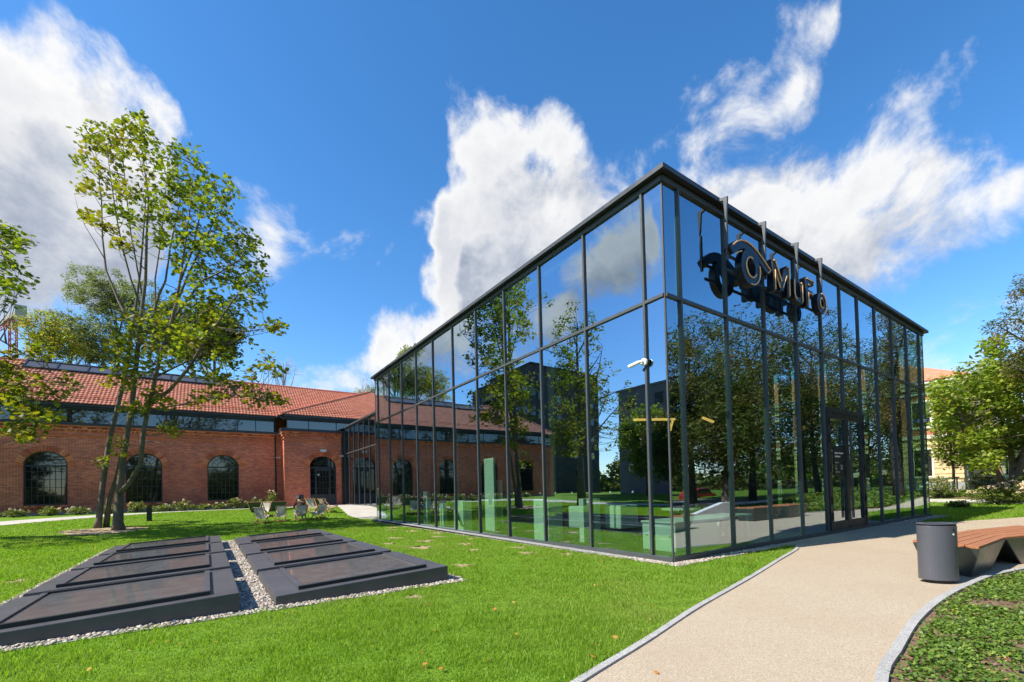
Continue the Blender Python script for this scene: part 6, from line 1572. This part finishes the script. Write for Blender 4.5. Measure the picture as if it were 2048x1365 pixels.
def cover(name, n, okf, box, size, label, leaf='leaf_ivy', shape=FOLD, hmax=.06, dens=None):
    x = rng.uniform(box[0], box[1], n); y = rng.uniform(box[2], box[3], n); k = okf(x, y); x, y = x[k], y[k]
    c = np.stack([x, y, T(x, y) + .012 + rng.uniform(0, hmax, len(x))], 1)
    V, F, _ = leaves(c, 1, .001, size, shape, 1.3, 0, None); o = raw_mesh(name, V, F, leaf); o['kind'] = 'stuff'; o['label'] = label; o['category'] = 'ground cover'; return o
kr_x, kr_y = KR[:, 0], KR[:, 1]
def bed_ok(x, y):
    ky = np.interp(x, kr_x, kr_y); f_ = np.sin(x * 2.3 + y * 1.1) * np.sin(y * 2.9 - x * .7) + .6 * np.sin(x * 6.1 + 2 * np.sin(y * 3)) * np.sin(y * 5.3 + 1)
    d = ky - .10 - y
    return (d > rng.uniform(0, .12, len(x))) & (f_ + rng.normal(0, .35, len(x)) > -.40)
cover('ground_cover', 230000, bed_ok, (-5.5, 8, -9.0, -4.1), .040, 'low glossy green ground cover in the bed beside the path')
cover('ground_cover', 60000, lambda x, y: (y < np.interp(x, kr_x, kr_y) - .2) & (y > FY + .2) & (x > 7.8), (7.8, 42, -11, -3.4), .16, 'leafy green bed between the path and the street fence', hmax=.28, leaf='leaf_shrub')
cover('ground_cover', 24000, lambda x, y: (x > 32) & (x < 45), (31.5, 45.5, -2.7, 14), .16, 'leafy ground cover under the trees on the right', hmax=.22, leaf='leaf_shrub')
# bark mulch chips
n = 6500; x = rng.uniform(-6, 7, n); y = rng.uniform(-8.5, -4.1, n); k = y < np.interp(x, kr_x, kr_y) - .12; x, y = x[k], y[k]
V, F, _ = leaves(np.stack([x, y, T(x, y) + .018 + rng.uniform(0, .02, len(x))], 1), 1, .001, .085, SLIM, 2.5, 0, None); o = raw_mesh('bark_mulch', V, F, 'bark_chip'); tag(o, 'brown bark chips between the ground cover plants', 'mulch', kind='stuff')
# fallen leaves on lawn and path
n = 900; r = rng.uniform(2.5, 22, n); a = YAW + rng.uniform(-1.0, .8, n); x = EYE[0] + r * np.sin(a); y = EYE[1] + r * np.cos(a)
k = ((lawn_ok(x, y)) | ((y < 0) & (y > -8) & (rng.uniform(0, 1, n) < .25))) & ~((x > -.2) & (y > -.2)); x, y = x[k][:150], y[k][:150]
V, F, tt = leaves(np.stack([x, y, T(x, y) + np.where(y > np.interp(x, kl_x, kl_y), .055, .02)], 1), 1, 0.001, .048, MAPLE, 2.5, 0, None); o = raw_mesh('fallen_leaves', V, F, 'leaf_fallen'); tag(o, 'scattered small yellow and orange fallen leaves', 'leaves', kind='stuff')

# distant belt of trees closing the horizon
pts = []
for k in range(2600):
    a = rng.uniform(0, 6.283); r = rng.uniform(105, 135)
    hh = 9 + 5 * math.sin(a * 7) * math.sin(a * 3 + 1) + 3 * math.sin(a * 23); pts.append((5 + r * math.cos(a), 10 + r * math.sin(a), rng.uniform(0, 1) ** .7 * hh + .5))
V, F, tt = leaves(np.array(pts), 24, 2.2, 1.5, DIAM, .6, 0, np.clip(rng.normal(.1, .15, len(pts)), 0, 1)); o = raw_mesh('horizon_belt', V, F, 'leaf_locust', tint=tt); tag(o, 'far belt of trees closing the horizon', 'woods', kind='stuff')

q_ = np.linspace(0, 2 * math.pi, 260, endpoint=False); vs = []; fs = []  # solid ring added as backing, blocks sky showing between the far leaves
for k, a in enumerate(q_):
    hh = 8 + 4.5 * math.sin(a * 7) * math.sin(a * 3 + 1) + 3 * math.sin(a * 23) + rng.uniform(-1, 1)
    for r, z in ((138, -1), (136, hh * .6), (139, max(3, hh)), (150, -1)): vs.append((5 + r * math.cos(a), 10 + r * math.sin(a), z))
for k in range(260):
    for j in range(3): a, b = k * 4 + j, ((k + 1) % 260) * 4 + j; fs.append((a, b, b + 1, a + 1))
o = MB().add(vs, fs).build('horizon_belt', 'leaf_dark'); tag(o, 'dark ring added behind the far belt of trees to block the sky', 'woods', kind='stuff')
